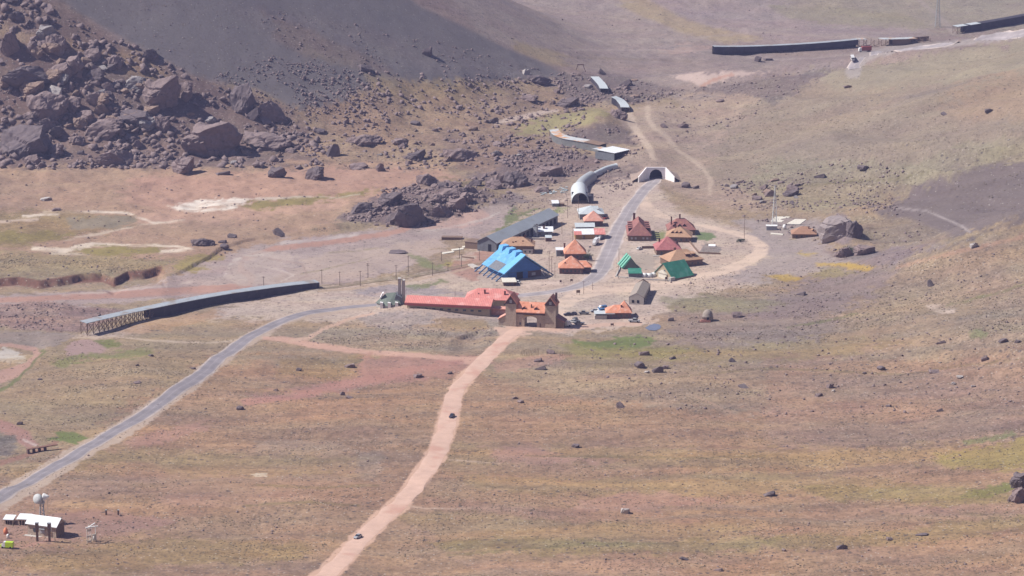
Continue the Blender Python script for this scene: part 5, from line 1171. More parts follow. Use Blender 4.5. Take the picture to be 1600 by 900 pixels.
# bright blue A-shaped hall
def blue_hall():
    e, w_ = place('hall', 791, 849.5, 438.5, 26, 'bright blue A-shaped hall with slanting blue props down both sides', 'building')
    D = 26.; h = 4.3; rise = 7.9; k = rise/(w_/2)
    mb = MB(); mb.prism([(1.2, -1), (w_-1.2, -1), (w_-1.2, h+1.2*k-.6), (w_/2, h+rise-.6), (1.2, h+1.2*k-.6)], .9, D-.9); mb.build('wall', 'blue_wall', e)
    mb = MB(); mb.box(w_*.60, w_-1.1, .8, 1.2, -.8, 3.6); mb.build('stone_panel', 'dark_brick', e)
    mb = MB(); mb.box(w_*.70, w_*.80, .7, .85, 1.1, 2.6); mb.build('window', 'window_pale', e)
    mb = MB(); mb.box(w_*.30, w_*.46, .7, 1.0, -.5, 3.6); mb.build('entrance', 'dark_opening', e)
    mb = MB(); mb.box(w_*.12, w_*.60, .78, .96, 3.6, 4.0); mb.build('fascia', 'blue_frame', e)
    for x_ in (.2, .26, .5, .56):
        mb = MB(); mb.box(w_*x_, w_*x_+.5, .72, .9, -.5, 3.6); mb.build('pilaster', 'blue_wall', e)
    oh = 1.4
    mb = MB(); mb.prism([(-oh, h-oh*k), (w_/2, h+rise), (w_/2, h+rise+.5), (-oh-.2, h-oh*k+.45)], -.8, D+.5); rl = mb.build('roof_slope', 'blue_roof', e)
    mb = MB(); mb.prism([(w_+oh, h-oh*k), (w_/2, h+rise), (w_/2, h+rise+.5), (w_+oh+.2, h-oh*k+.45)], -.8, D+.5); rr = mb.build('roof_slope', 'blue_roof', e)
    mb = MB(); mb.prism([(-oh-.1, h-oh*k+.50), (w_/2-.05, h+rise+.56), (w_/2-.05, h+rise+.75), (-oh-.3, h-oh*k+.70)], -.9, 4.6); mb.build('roof_band', 'blue_panel', rl)
    mb = MB(); f0, f1 = .0, .36; X0, X1 = -oh-.1, -oh+(w_/2+oh)*f1
    mb.prism([(X0, h-oh*k+.52), (X1, h+(X1)*k+.56), (X1, h+X1*k+.7), (X0, h-oh*k+.68)], 6.5, 18.5); mb.build('roof_panel', 'slate', rl)
    for y0 in (5.5, 13.5, 21.5):
        mb = MB(); mb.prism([(w_/2-3.2, h+rise-3.2*k+.3), (w_/2-2.4, h+rise+1.0), (w_/2+1.4, h+rise+1.3), (w_/2+1.4, h+rise-1.0)], y0, y0+4.4); v_ = mb.build('roof_vent', 'blue_panel', e)
    first = None
    for i in range(6):
        y = .2+i*(D-.4)/5
        if first is None:
            mb = MB(); mb.bar((-oh, 0, h-oh*k+.1), (-oh-4.6, 0, h-oh*k+.1-4.6*k*.98), .36, 4); first = o = mb.build('prop', 'blue_frame', e)
        else: o = first.copy(); COL.objects.link(o); o.parent = e
        o.location = (0, y, 0)
    first = None
    for i in range(6):
        y = .2+i*(D-.4)/5
        if first is None:
            mb = MB(); mb.bar((w_+oh, 0, h-oh*k+.1), (w_+oh+4.6, 0, h-oh*k+.1-4.6*k*.98), .36, 4); first = o = mb.build('prop', 'blue_frame', e)
        else: o = first.copy(); COL.objects.link(o); o.parent = e
        o.location = (0, y, 0)
    mb = MB(); mb.bar((w_-1.0, .4, h+.2), (w_+oh+2.8, .4, -.6), .22, 4); mb.build('stay', 'white_paint', e)
    mb = MB(); mb.bar((w_-.6, 1.0, h-1.8), (w_+1.8, 1.0, -.6), .22, 4); mb.build('stay', 'white_paint', e)
blue_hall()
r_, f_, w_ = house(787, 806, 447, 5, 9, 1.9, .1, 'dark_brick', 'cream_wall', 'flat', 'low flat white-roofed hut in front of the bright blue hall', nw=2, name='hut', cat='hut', oh=.5)

# red halls and the stone gateway
r_, f_, w_ = house(636, 765, 481, -11, 9.5, 5.2, 2.0, 'tan_wall', 'red_roof', 'gx', 'very long low hall with a bright red roof joining church and gateway', oh=1.1, nw=0, name='hall', cat='building', sidew=1)
mb = MB(); mb.box(-1., w_+1.0, -1.35, -1.1, 3.6, 4.7); mb.build('fascia', 'red_fascia', f_)
windows(r_, w_, 4, 9, 'window_glass', 1.6, .9, 1.6, 4, w_-3)
mb = MB(); mb.box(w_+.05, w_+7, 4, 9, -1, 2.4); mb.box(w_, w_+7.3, 3.6, 9.4, 2.4, 2.7); mb.build('porch', 'salmon_roof', r_)
r_, f_, w_ = house(728, 803, 478, -6, 14, 3.4, 4.2, 'tan_wall', 'red_roof', 'hip', 'shorter red hip-roofed hall behind the long red hall', oh=.9, nw=3, name='hall', cat='building', hipf=.8)
chimney(f_, w_*.38, 3.5, 4.6, 7.8, .4); chimney(f_, w_*.80, 3, 4.6, 7.4, .4); chimney(f_, w_*.25, 3, 4.6, 6.2, .2)
def gateway():
    e, w_ = place('gateway', 790, 868, 509.5, -12, 'stone gateway building with two gabled towers and an arched passage over the dirt road', 'gateway')
    tw = 5.3; D = 7.; th = 12.0; tr = 3.6
    for x in (0, w_-tw):
        mb = MB(); mb.prism([(x, -1.5), (x+tw, -1.5), (x+tw, th), (x, th)], 0, D); t = mb.build('tower', 'stone_wall', e)
        mb = MB(); mb.prism([(x-.1, th-.6), (x+tw+.1, th-.6), (x+tw+.1, th+.1), (x+tw/2, th+tr), (x-.1, th+.1)], -.25, D+.2); mb.build('gable', 'dark_gable', t)
        k = tr/(tw/2+.1); oh = .5
        mb = MB(); mb.prism([(x-oh, th-oh*k+.1), (x+tw/2, th+tr+.05), (x+tw+oh, th-oh*k+.1), (x+tw+oh, th-oh*k+.45), (x+tw/2, th+tr+.45), (x-oh, th-oh*k+.45)], -.8, D+.6); mb.build('tower_roof', 'orange_roof', t)
        mb = MB(); mb.box(x+tw/2-.6, x+tw/2+.6, -.33, -.2, th-.1, th+1.5); mb.build('window', 'window_pale', t)
    mb = MB(); mb.box(w_-.9, w_-.1, 3, 4.6, th, th+5.2); mb.build('chimney', 'dark_gable', e)
    # middle block: piers and a segmental arch over the passage
    x0, x1 = tw, w_-tw; a0, a1 = x0+4.1, x0+10.3
    mb = MB(); mb.box(x0, a0, .6, D-.6, -1.5, 6.2); mb.box(a1, x1, .6, D-.6, -1.5, 6.2)
    ap = [(a0+(a1-a0)*i/10, 4.3+1.1*math.sin(math.pi*i/10)**.6) for i in range(11)]
    for p, q in zip(ap[:-1], ap[1:]): mb.prism([p, q, (q[0], 6.2), (p[0], 6.2)], .6, D-.6)
    mb.build('middle_block', 'stone_wall', e)
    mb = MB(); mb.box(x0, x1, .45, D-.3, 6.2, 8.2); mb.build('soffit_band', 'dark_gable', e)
    rise = 4.3; d2 = D/2
    mb = MB(); mb.prismx([(-1.0, 7.4), (d2, 7.4+rise), (D+1, 7.4), (D+1, 7.8), (d2, 7.8+rise), (-1.0, 7.8)], x0+.02, x1-.02); rf = mb.build('roof', 'orange_roof', e)
    mb = MB(); mb.prismx([(-.2, 7.5), (d2, 7.3+rise), (D+.2, 7.5)], x0+.1, x1-.1); mb.build('attic', 'dark_gable', e)
    for x in (x0+4.0, x0+10.1):
        dormer(rf, x, .2, 8.6, 2.2, 1.7, 2.6, 'orange_roof')
    mb = MB(); mb.box(x0+7.2, x0+7.7, .9, 1.4, 8.2, 11.4); mb.box(x0+7.2, x0+8.7, .8, 1.3, 8.3, 8.8); mb.build('stove_pipe', 'dark_gable', rf)
    mb = MB(); mb.box(x0+3.8, x0+8.2, .42, .62, 5.55, 6.1); mb.build('sign_board', 'yellow_wall', e)
    mb = MB(); mb.box(x1-2.9, x1-2.1, .5, .62, 0, 2.1); mb.build('door', 'timber', e)
    mb = MB(); mb.box(x0+1.5, x0+2.3, .5, .62, .9, 2.2); mb.build('window', 'window_glass', e)
    # lean-to wings, the right one in darker colours that paint its shade
    mb = MB(); mb.prism([(-3.8, -1.5), (0, -1.5), (0, 5.2), (-3.8, 3.0)], 1, 7); mb.build('wing', 'stone_wall', e)
    mb = MB(); mb.prism([(-4.3, 2.9), (0, 5.35), (0, 5.7), (-4.3, 3.2)], .6, 7.4); mb.build('wing_roof', 'salmon_roof', e)
    mb = MB(); mb.prism([(w_, -1.5), (w_+3.9, -1.5), (w_+3.9, 3.0), (w_, 5.4)], 1, 7); mb.build('wing', 'brown_wall', e)
    mb = MB(); mb.prism([(w_, 5.5), (w_+4.3, 3.0), (w_+4.3, 3.3), (w_, 5.85)], .6, 7.4); mb.build('wing_roof', 'maroon_roof', e)
gateway()

# church with twin slabs
def church():
    x, y, z = at(608, 481); s = F/(y*cs-(z-CH)*sn)
    e = empty('church', (x, y+6.5, z-.2)); tag(e, 'many-sided church with a dark green facetted roof and twin concrete slab towers', 'church')
    n = 6; rad = 7.2
    ring = [(rad*math.cos(2*math.pi*k/n+.35)*1.05, rad*math.sin(2*math.pi*k/n+.35)*.95) for k in range(n)]
    mb = MB(); mb.prismz([(a*.92, b*.92) for a, b in ring], -1.5, 1.2); mb.build('wall', 'concrete', e)
    rf = MB(); hs = [.9, 2.0, .9, .7, 2.0, .9]; top = [(.4, .6, 6.0), (2.6, 0.2, 6.4)]
    lo = [(a, b, 1.0+.9*(k % 2)) for k, (a, b) in enumerate(ring)]
    vs = lo+[(-1.6, .6, 6.2), (3.0, .4, 6.6)]
    fs = []
    for k in range(n):
        a, b = k, (k+1) % n; mx_ = (vs[a][0]+vs[b][0])/2; t = 6 if mx_ < .8 else 7
        fs.append((a, b, t))
    for k in range(n):
        pk = 6 if (vs[k][0]+vs[(k+1) % n][0])/2 < .8 else 7; pp = 6 if (vs[k][0]+vs[k-1][0])/2 < .8 else 7
        if pk != pp: fs.append((k, pk, pp))
    fs.append(tuple(range(n-1, -1, -1))); rf.add(vs, fs); r = rf.build('roof', 'roofing_green', e)
    mb = MB(); mb.prism([(1.5, .5), (6.9, .5), (6.4, 4.6), (3.4, 6.2)], -3.2, 4); mb.build('raised_bay', 'slate', e)
    for a, b in ((-3.6, -5.6), (.3, -6.2), (4.0, -5.4)):
        mb = MB(); mb.prism([(a-1.0, -1.2), (a+.5, -1.2), (a+.5, 2.6), (a-1.0, 2.9)], b-.6, b+1.5); mb.build('buttress', 'white_concrete', e)
    mb = MB(); mb.box(-3.1, 4.0, -5.0, -4.4, -1.2, 1.9); mb.build('porch_wall', 'grey_wall', e)
    for u0, u1, t in ((621.5, 626, 442), (627.3, 632.3, 438.5)):
        a0 = (u0-608)/s; a1 = (u1-608)/s
        mb = MB(); mb.box(a0, a1, -.3, 2.6, -1.5, 13.8 if t > 440 else 12.9); mb.build('slab_tower', 'concrete', e)
    mb = MB(); mb.prism([(-4.8, 4.1), (-4.1, 4.1), (-2.9, 6.6), (-3.5, 6.6)], -2, 1.5); mb.build('skylight', 'white_concrete', e)
church()

# orange-roofed inn at the turning place
r_, f_, w_ = house(948, 986, 498, 1, 9, 2.9, 3.0, 'brick', 'orange_roof', 'hip', 'orange-roofed inn standing alone on the turning place beside the small puddle', nw=4, hipf=.9)
mb = MB(); a0, a1, b0, b1, z0 = w_*.42, w_+.6, -.6, 9.6, 3.05
mb.add([(a0, b0, z0), (a1, b0, z0), (a1, b1, z0), (a0, b1, z0), ((a0+a1)/2, (b0+b1)/2, z0+5.2)], [(0, 3, 2, 1), (0, 1, 4), (1, 2, 4), (2, 3, 4), (3, 0, 4)])
mb.build('tower_roof', 'orange_roof', f_); chimney(f_, w_*.60, 1.9, 4.5, 6.6, .3)
mb = MB(); mb.box(-6, 0, -1, 5.5, -.6, 1.9); mb.build('terrace', 'pale_wall', r_)
mb = MB(); mb.box(-6.2, 4, -1.2, 5.7, 2.6, 2.8); mb.build('awning', 'light_roof', r_)
# stone ruin
r_, f_, w_ = house(982.5, 1005.5, 475.5, -9, 30, 3.8, 1.9, 'pale_wall', 'kiln_stone', 'gy', 'roofless-looking long grey stone ruin above the orange-roofed inn', oh=.05, nw=0, name='ruin', cat='ruin')
for x_ in (.28, .62):
    mb = MB(); mb.box(w_*x_-.6, w_*x_+.6, -.08, .1, .9, 2.3); mb.build('window', 'dark_opening', r_)
mb = MB(); mb.prism([(-.1, 3.8), (w_+.1, 3.8), (w_/2, 6.6)], 29.2, 30.2); mb.build('gable', 'brown_wall', r_)
for i in range(5):
    mb = MB(); mb.box(w_-.05, w_+.1, 3+i*5.4, 5.2+i*5.4, .6, 2.6); mb.build('window', 'dark_opening', r_)
# stone dome
x, y, z = at(1106, 503); e = empty('kiln', (x, y+2.6, z)); tag(e, 'small round stone dome standing alone on the slope right of the village', 'dome')
mb = MB(); mb.lathe([(0, -.5), (2.75, -.5), (2.7, 2.2), (2.8, 2.3), (2.6, 2.6), (2.45, 3.6), (2.0, 4.6), (1.2, 5.4), (.5, 5.7), (0, 5.75)], 20); mb.build('shell', 'kiln_stone', e, True)
mb = MB(); mb.box(-3.9, 1.4, -3.9, -.8, -.8, .5); mb.box(-3.3, 1.2, -3.3, -.8, .5, .95); mb.build('step', 'kiln_brick', e)
mb = MB(); mb.box(-.5, .5, -2.85, -2.3, .95, 2.3); mb.build('opening', 'dark_opening', e)
# brown house on the right and its neighbours
r_, f_, w_ = house(1238, 1275, 373.5, -2, 9, 2.7, 3.4, 'brown_wall', 'brown_roof', 'hip', 'brown house on a pale plinth between the lattice mast and the big rock knob', nw=4, hipf=1.1)
mb = MB(); mb.box(-1.6, w_+1.4, -2.2, 0, -1.2, .25); mb.build('deck', 'tan_wall', r_)
chimney(f_, w_*.70, 3, 3.5, 6.6, .25); dormer(f_, w_*.88, 2, 3.9, 1.4, 1.4, 2.6, 'brown_roof', .7, -.7)
house(1197.5, 1214, 360, -3, 3, 2.3, .15, 'hut_grey', 'white_paint', 'flat', 'small white flat-roofed utility hut at the foot of the lattice mast', nw=0, name='utility_hut', cat='hut', oh=.25)
x, y, z = at(1226, 358.5); e = empty('water_tank', (x, y+1, z)); tag(e, 'small white round water tank beside the utility hut', 'tank')
mb = MB(); mb.lathe([(0, .4), (1.0, .4), (1.1, 1.2), (.95, 2.1), (.5, 2.6), (0, 2.7)], 14); mb.build('tank_body', 'white_paint', e, True)
mb = MB(); mb.box(-.9, .9, -.9, .9, -.4, .42); mb.build('base', 'concrete', e)
def slab(name, pts, m, label, cat, t=.35, group=None):
    P = [at(*p) for p in pts]; c = np.mean([p[:2] for p in P], 0); zc = max(p[2] for p in P)
    e = empty(name, (c[0], c[1], zc)); mb = MB(); poly = [(p[0]-c[0], p[1]-c[1]) for p in P]
    a = sum(poly[i][0]*poly[(i+1) % len(poly)][1]-poly[(i+1) % len(poly)][0]*poly[i][1] for i in range(len(poly)))
    if a < 0: poly = poly[::-1]
    mb.prismz(poly, -1.2, t); bpy.data.objects.remove(e); o = mb.build(name, m); o.location = (c[0], c[1], zc); tag(o, label, cat, group); return o
slab('concrete_pad', [(1211, 338.5), (1235, 338.5), (1221, 347.5), (1204, 346.5)], 'cream_wall', 'pale concrete pad just right of the lattice mast', 'pad', .1, 'concrete pads')
slab('concrete_pad', [(1242, 342.5), (1260, 343), (1249, 351.5), (1229, 350)], 'cream_wall', 'pale concrete pad directly behind the brown house', 'pad', .1, 'concrete pads')
slab('concrete_curb', [(1204, 365), (1224, 366), (1223, 368), (1204, 367)], 'cream_wall', 'thin pale concrete curb left of the brown house', 'curb', .3)
def lattice(u, v, hpx, bw, label, name='lattice_mast', seg=9, top=.25, m='mast_paint', r=.10):
    x, y, z = at(u, v); s = F/(y*cs-(z-CH)*sn); Ht = hpx/s/cs
    e = empty(name, (x, y, z)); tag(e, label, 'mast')
    lv = [(Ht*i/seg, (bw*(1-i/seg)+top*i/seg)/2) for i in range(seg+1)]
    for sx, sy in ((-1, -1), (1, -1), (1, 1), (-1, 1)):
        mb = MB(); mb.bar((sx*bw/2, sy*bw/2, -.5), (sx*top/2, sy*top/2, Ht), r, 4); mb.build('leg', m, e)
    mb = MB()
    for i in range(seg):
        (z0, a0), (z1, a1) = lv[i], lv[i+1]
        c0 = [(-a0, -a0, z0), (a0, -a0, z0), (a0, a0, z0), (-a0, a0, z0)]; c1 = [(-a1, -a1, z1), (a1, -a1, z1), (a1, a1, z1), (-a1, a1, z1)]
        for k in range(4):
            mb.bar(c0[k], c1[(k+1) % 4], r*.6, 4); mb.bar(c0[(k+1) % 4], c1[k], r*.6, 4); mb.bar(c1[k], c1[(k+1) % 4], r*.6, 4)
    mb.build('bracing', m, e); return e
lattice(1210, 352, 62, 2.8, 'tall pale lattice radio mast right of the village', r=.11)
lattice(1465, 42, 46, 4.0, 'faint grey lattice pylon far up the valley at the top right', name='pylon', seg=6, top=1.4, m='metal_grey', r=.12)
# rope-way frame far off
x, y, z = at(907, 111); e = empty('portal_frame', (x, y, z)); tag(e, 'rusty timber portal frame standing on the rubble at the top centre', 'frame')
for sx in (-1, 1):
    mb = MB(); mb.bar((sx*3.6, 0, -.5), (sx*1.8, 0, 4.4), .28, 4); mb.build('leg', 'rust_timber', e)
mb = MB(); mb.box(-2.4, 2.4, -.3, .3, 4.3, 4.9); mb.build('beam', 'rust_timber', e)
# low yard walls
def wall_line(pts, h, t, m, label, group=None, name='low_wall'):
    P = [Vector(at(*p)) for p in pts]; o0 = P[0]; mb = MB()
    for a, b in zip(P[:-1], P[1:]):
        n_ = max(1, int((b-a).length/6)); q = [a.lerp(b, i/n_) for i in range(n_+1)]
        for c, d in zip(q[:-1], q[1:]):
            c = Vector((c.x, c.y, h1(c.x, c.y))); d = Vector((d.x, d.y, h1(d.x, d.y)))
            dr = (d-c); dr.z = 0; L_ = dr.length; dr.normalize(); nn = Vector((-dr.y, dr.x, 0))*t/2
            vs = [c-nn-dr*.01, d-nn+dr*.01, d+nn+dr*.01, c+nn-dr*.01]
            vs = [Vector(k)-o0 for k in vs]
            mb.add([(k.x, k.y, k.z-.6) for k in vs]+[(k.x, k.y, k.z+h) for k in vs], [(0, 3, 2, 1), (4, 5, 6, 7), (0, 1, 5, 4), (1, 2, 6, 5), (2, 3, 7, 6), (3, 0, 4, 7)])
    o = mb.build(name, m); o.location = o0; tag(o, label, 'wall', group); return o
wall_line([(1003, 388.5), (1034, 388)], 1.4, .5, 'brown_wall', 'short brown yard wall between the dormered lodge and the crimson roof')
wall_line([(975, 401), (971, 412), (966, 425), (962, 433)], .7, .6, 'concrete', 'pale kerb wall along the right side of the road by the green hut')
wall_line([(962, 433), (985, 435), (1010, 437.5), (1045, 439)], .7, .5, 'concrete', 'pale low wall in front of the green huts')
wall_line([(1078, 379), (1092, 396), (1126, 397.5)], .9, .5, 'brown_wall', 'low stone wall of the yard right of the largest tan chalet')
wall_line([(818, 374), (851, 375)], 1.2, .6, 'pale_wall', 'pale yard wall left of the tiny brick hut')
wall_line([(740, 404), (722, 402)], .6, .6, 'brown_wall', 'brown loading bank left of the blue hall')
wall_line([(735, 415), (745, 420)], 1.0, 3., 'pale_wall', 'short pale loading ramp left of the blue props')
# ------------------------------------------------------------------ snow galleries
def curve_pts(pts, step=3.):
    P = np.array([at(*p[:2]) for p in pts]); d = np.r_[0, np.cumsum(np.hypot(*np.diff(P[:, :2], axis=0).T))]
    n = max(3, int(d[-1]/step)); s = np.linspace(0, d[-1], n+1)
    if len(d) > 2:
        t = [np.gradient(P[:, k], d) for k in range(2)]; i = np.clip(np.searchsorted(d, s)-1, 0, len(d)-2); h = d[i+1]-d[i]; q = (s-d[i])/h
        xy = [(2*q**3-3*q**2+1)*P[i, k]+(q**3-2*q**2+q)*h*t[k][i]+(-2*q**3+3*q**2)*P[i+1, k]+(q**3-q**2)*h*t[k][i+1] for k in range(2)]
    else: xy = [np.interp(s, d, P[:, k]) for k in range(2)]
    x, y = xy; z = np.interp(s, d, P[:, 2]); tx, ty = np.gradient(x), np.gradient(y); L_ = np.hypot(tx, ty)
    return x, y, z, -ty/L_, tx/L_, s
def strip(mb, A, B, C, D, i0, i1):
    """closed tube of quadrilateral section through section corners A,B,C,D (arrays n x 3), sections i0..i1"""
    vs = []; n = i1-i0+1
    for i in range(i0, i1+1): vs += [tuple(A[i]), tuple(B[i]), tuple(C[i]), tuple(D[i])]
    fs = [(0, 1, 2, 3), tuple((n-1)*4+k for k in (3, 2, 1, 0))]
    for i in range(n-1):
        for k in range(4): fs.append((i*4+k, (i+1)*4+k, (i+1)*4+(k+1) % 4, i*4+(k+1) % 4))
    return mb.add(vs, fs)
def gallery(name, pts, wd, hf, hb, wallm, roofm, label, open_frac=(0, 0), posts=4., postm='timber', low_open=0., roofskip=None, roofm2=None, step=3.0, cat='gallery', thick=.25, smooth=0):
    x, y, z, nx, ny, s = curve_pts(pts, step); n = len(x)-1
    z = np.polyval(np.polyfit(s, z, min(2, len(pts)-1)), s)
    if smooth:
        y = np.polyval(np.polyfit(x-x[0], y, smooth), x-x[0]); tx, ty = np.gradient(x), np.gradient(y); L_ = np.hypot(tx, ty); nx, ny = -ty/L_, tx/L_
    o0 = np.array([x[0], y[0], z[0]]); e = empty(name, tuple(o0)); tag(e, label, cat)
    hf = np.interp(s/s[-1], [0, 1], hf if isinstance(hf, tuple) else (hf, hf)); hb = np.interp(s/s[-1], [0, 1], hb if isinstance(hb, tuple) else (hb, hb))
    def pt(off, h): return np.stack([x+nx*off-o0[0], y+ny*off-o0[1], z+h-o0[2]], 1)
    i0 = int(open_frac[0]*n); i1 = n-int(open_frac[1]*n)
    zl = low_open
    mb = MB(); strip(mb, pt(-.2, zl-(1. if zl == 0 else 0)), pt(-.2, hf), pt(.1, hf), pt(.1, zl-(1. if zl == 0 else 0)), i0, i1); mb.build('front_wall', wallm, e)
    mb = MB(); strip(mb, pt(wd-.1, -1), pt(wd-.1, hb), pt(wd+.2, hb), pt(wd+.2, -1), i0, n); mb.build('back_wall', wallm, e)
    mb = MB()
    segs = [(0, n)] if not roofskip else roofskip
    if roofskip:
        segs = [(int(a*n), int(b*n)) for a, b in roofskip]
    for a, b in segs: strip(mb, pt(-.7, hf-.0), pt(-.7, hf+thick), pt(wd+.6, hb+thick), pt(wd+.6, hb), a, b)
    rf = mb.build('roof', roofm, e)
    if roofm2:
        for (a, b), m2 in roofm2:
            mb = MB(); strip(mb, pt(-.75, hf+.05), pt(-.75, hf+thick+.06), pt(wd+.65, hb+thick+.06), pt(wd+.65, hb+.05), int(a*n), max(int(b*n), int(a*n)+1)); mb.build('roof_patch', m2, rf)
    # frames: post, brace, beam as one trestle each
    k = max(1, int(posts/step)); P0 = pt(-.45, 0); P1 = pt(wd, 0)
    cnt = 0
    for i in list(range(0, n+1, k)):
        vis = i <= i0 or i >= i1 or low_open > 0
        if not vis or cnt > 95: continue
        cnt += 1
        a = Vector(P0[i]); b = Vector(P1[i]); mb = MB()
        mb.bar(a+Vector((0, 0, -.6)), a+Vector((0, 0, hf[i])), .20, 4)
        if i <= i0 or i >= i1:
            mb.bar(b+Vector((0, 0, -.6)), b+Vector((0, 0, hb[i])), .20, 4)
            mb.bar(a+Vector((0, 0, .4)), b+Vector((0, 0, hb[i]*.9)), .13, 4); mb.bar(a+Vector((0, 0, hf[i]*.9)), b+Vector((0, 0, .4)), .13, 4)
            if i+k <= n: mb.bar(a+Vector((0, 0, .3)), Vector(P0[min(i+k, n)])+Vector((0, 0, hf[i]*.55)), .12, 4)
        mb.build('frame', postm, e)
    return e
gallery('snow_gallery', [(136, 523), (152, 521), (175, 515), (206, 505), (250, 494), (300, 484.5), (350, 475), (400, 466), (450, 457.5), (498, 451)], 3.8, (6.0, 3.5), (6.4, 3.9), 'shed_wall', 'shed_roof',
        'longest dark snow gallery curving across the left, its near end only bare timber frames', open_frac=(.30, .0), posts=3.0, postm='timber', cat='snow gallery', smooth=3)
gallery('snow_gallery', [(1117, 86), (1160, 85), (1220, 82), (1280, 79), (1340, 74)], 4.0, 5.6, 5.7, 'shed_wall', 'shed_roof',
        'long dark snow gallery on stubby posts across the far valley', posts=6, low_open=1.7, cat='snow gallery', postm='shed_wall', smooth=1)
gallery('snow_gallery', [(1342, 73.5), (1380, 71.5), (1420, 69), (1458, 64.5)], 5.5, (5.6, 3.0), (5.8, 3.2), 'timber', 'rusty_roof',
        'broken rusty snow gallery with holes, continuing the far one towards the road', open_frac=(.45, .35), posts=6, postm='timber', roofskip=[(0.0, .12), (.3, .78)], cat='snow gallery')
gallery('snow_gallery', [(1495, 53), (1530, 48), (1570, 41), (1612, 33)], 4.2, 5.4, 5.8, 'shed_wall', 'shed_wall',
        'dark snow gallery with two pale roof lengths, cut by the right edge at the top', posts=6, cat='snow gallery', open_frac=(.12, 0), roofm2=[((0, .15), 'light_roof'), ((.18, .33), 'light_roof')], smooth=2)
gallery('snow_gallery', [(860, 214), (866, 222), (880, 227), (900, 231), (920, 235), (938, 238)], 4.5, 4.5, 5.2, 'shed_stone', 'rusty_roof',
        'curved stone snow gallery with a rust-stained roof wrapped round the rocky knoll', posts=50, cat='snow gallery', roofm2=[((.78, 1.), 'timber')])
gallery('snow_gallery', [(949, 147), (946, 141), (940, 134), (934, 128)], 4.6, 3.6, 3.8, 'shed_wall', 'light_roof', 'short straight grey snow gallery among rubble near the top centre', posts=50, cat='snow gallery', step=2.)
gallery('snow_gallery', [(982, 176), (979, 170), (972, 163), (962, 158)], 4.6, 3.2, 3.4, 'shed_wall', 'light_roof', 'short bent pale-roofed snow gallery beside the rocky hump', posts=50, cat='snow gallery', step=2.)
# collapsed shed at the end of the curved gallery
r_, f_, w_ = house(960, 984, 251, 50, 13, 4.6, .5, 'dark_opening', 'white_roof', 'mono', 'collapsed dark shed with a torn white sheet roof above the arched tunnel', nw=0, name='ruined_shed', cat='shed', oh=.4)
mb = MB(); mb.box(-.15, .0, 0, 15, -.5, 4.1); mb.build('side_wall', 'slate', r_)
mb = MB(); mb.box(3, w_*.8, 12, 20, 4.5, 4.7); mb.build('torn_sheet', 'rusty_roof', f_)
# arched railway tunnel: corrugated barrel
def barrel(e, pts, rad, m, name, hw=None):
    x, y, z, nx, ny, s = curve_pts(pts, 1.6); n = len(x)
    o0 = np.array(e.location); vs = []; K = 15
    for rr in (rad, rad-.25):
        for i in range(n):
            for k in range(K):
                t = math.pi*k/(K-1); c_, s_ = math.cos(t), math.sin(t)
                sq = 1.0
                vs.append((x[i]+nx[i]*rr*c_*sq-o0[0], y[i]+ny[i]*rr*c_-o0[1], z[i]+(rr*s_*1.12+.9)-o0[2]))
    fs = []; O = n*K
    for i in range(n-1):
        for k in range(K-1):
            fs.append((i*K+k, (i+1)*K+k, (i+1)*K+k+1, i*K+k+1)); fs.append((O+i*K+k, O+i*K+k+1, O+(i+1)*K+k+1, O+(i+1)*K+k))
    for i in (0, n-1):
        for k in range(K-1): fs.append((i*K+k, i*K+k+1, O+i*K+k+1, O+i*K+k))
    mb = MB(); mb.add(vs, fs)
    for sgn in (-1, 1):
        for i in range(n-1):
            a = (x[i]+nx[i]*(rad-.12)*sgn-o0[0], y[i]+ny[i]*(rad-.12)*sgn-o0[1]); b = (x[i+1]+nx[i+1]*(rad-.12)*sgn-o0[0], y[i+1]+ny[i+1]*(rad-.12)*sgn-o0[1])
            zz = z[i]-o0[2]; mb.add([(*a, zz-1), (*b, zz-1), (*b, zz+.95), (*a, zz+.95)], [(0, 1, 2, 3)])
    return mb.build(name, m, e, True)
x, y, z = at(906, 318.5); e = empty('railway_gallery', (x, y, z)); tag(e, 'corrugated barrel-vaulted railway gallery whose round mouth faces the village', 'gallery')
barrel(e, [(906.5, 318.5), (906, 311), (905, 301)], 5.1, 'zinc', 'vault')
barrel(e, [(905.5, 300.5), (907, 294), (913, 287), (924, 280)], 3.6, 'metal_grey', 'vault')
barrel(e, [(923, 280), (938, 271), (952, 265), (963, 262)], 1.7, 'light_roof', 'vault')
mb = MB()
ring = [(math.cos(math.pi*k/14)*4.85, math.sin(math.pi*k/14)*4.85*1.12+.9) for k in range(15)]
inner = [(1.8+math.cos(math.pi*k/14)*2.4, math.sin(math.pi*k/14)*2.4*1.1+2.2) for k in range(15)]
for i in range(14): mb.add([(ring[i][0], 7, ring[i][1]), (ring[i+1][0], 7, ring[i+1][1]), (inner[i+1][0], 7, inner[i+1][1]), (inner[i][0], 7, inner[i][1])], [(0, 1, 2, 3)])
mb.box(-4.9, -.6, 6.9, 7.1, -1, 2.2); mb.box(4.2, 4.9, 6.9, 7.1, -1, 2.2); mb.build('inner_portal', 'metal_grey', e)
mb = MB(); mb.box(5.15, 6.8, -.5, 8, -1, 4.6); mb.build('side_buttress', 'shed_wall', e)
mb = MB(); mb.box(-4.6, 4.6, 9, 9.2, -1, 5.2); mb.build('tunnel_darkness', 'dark_opening', e)

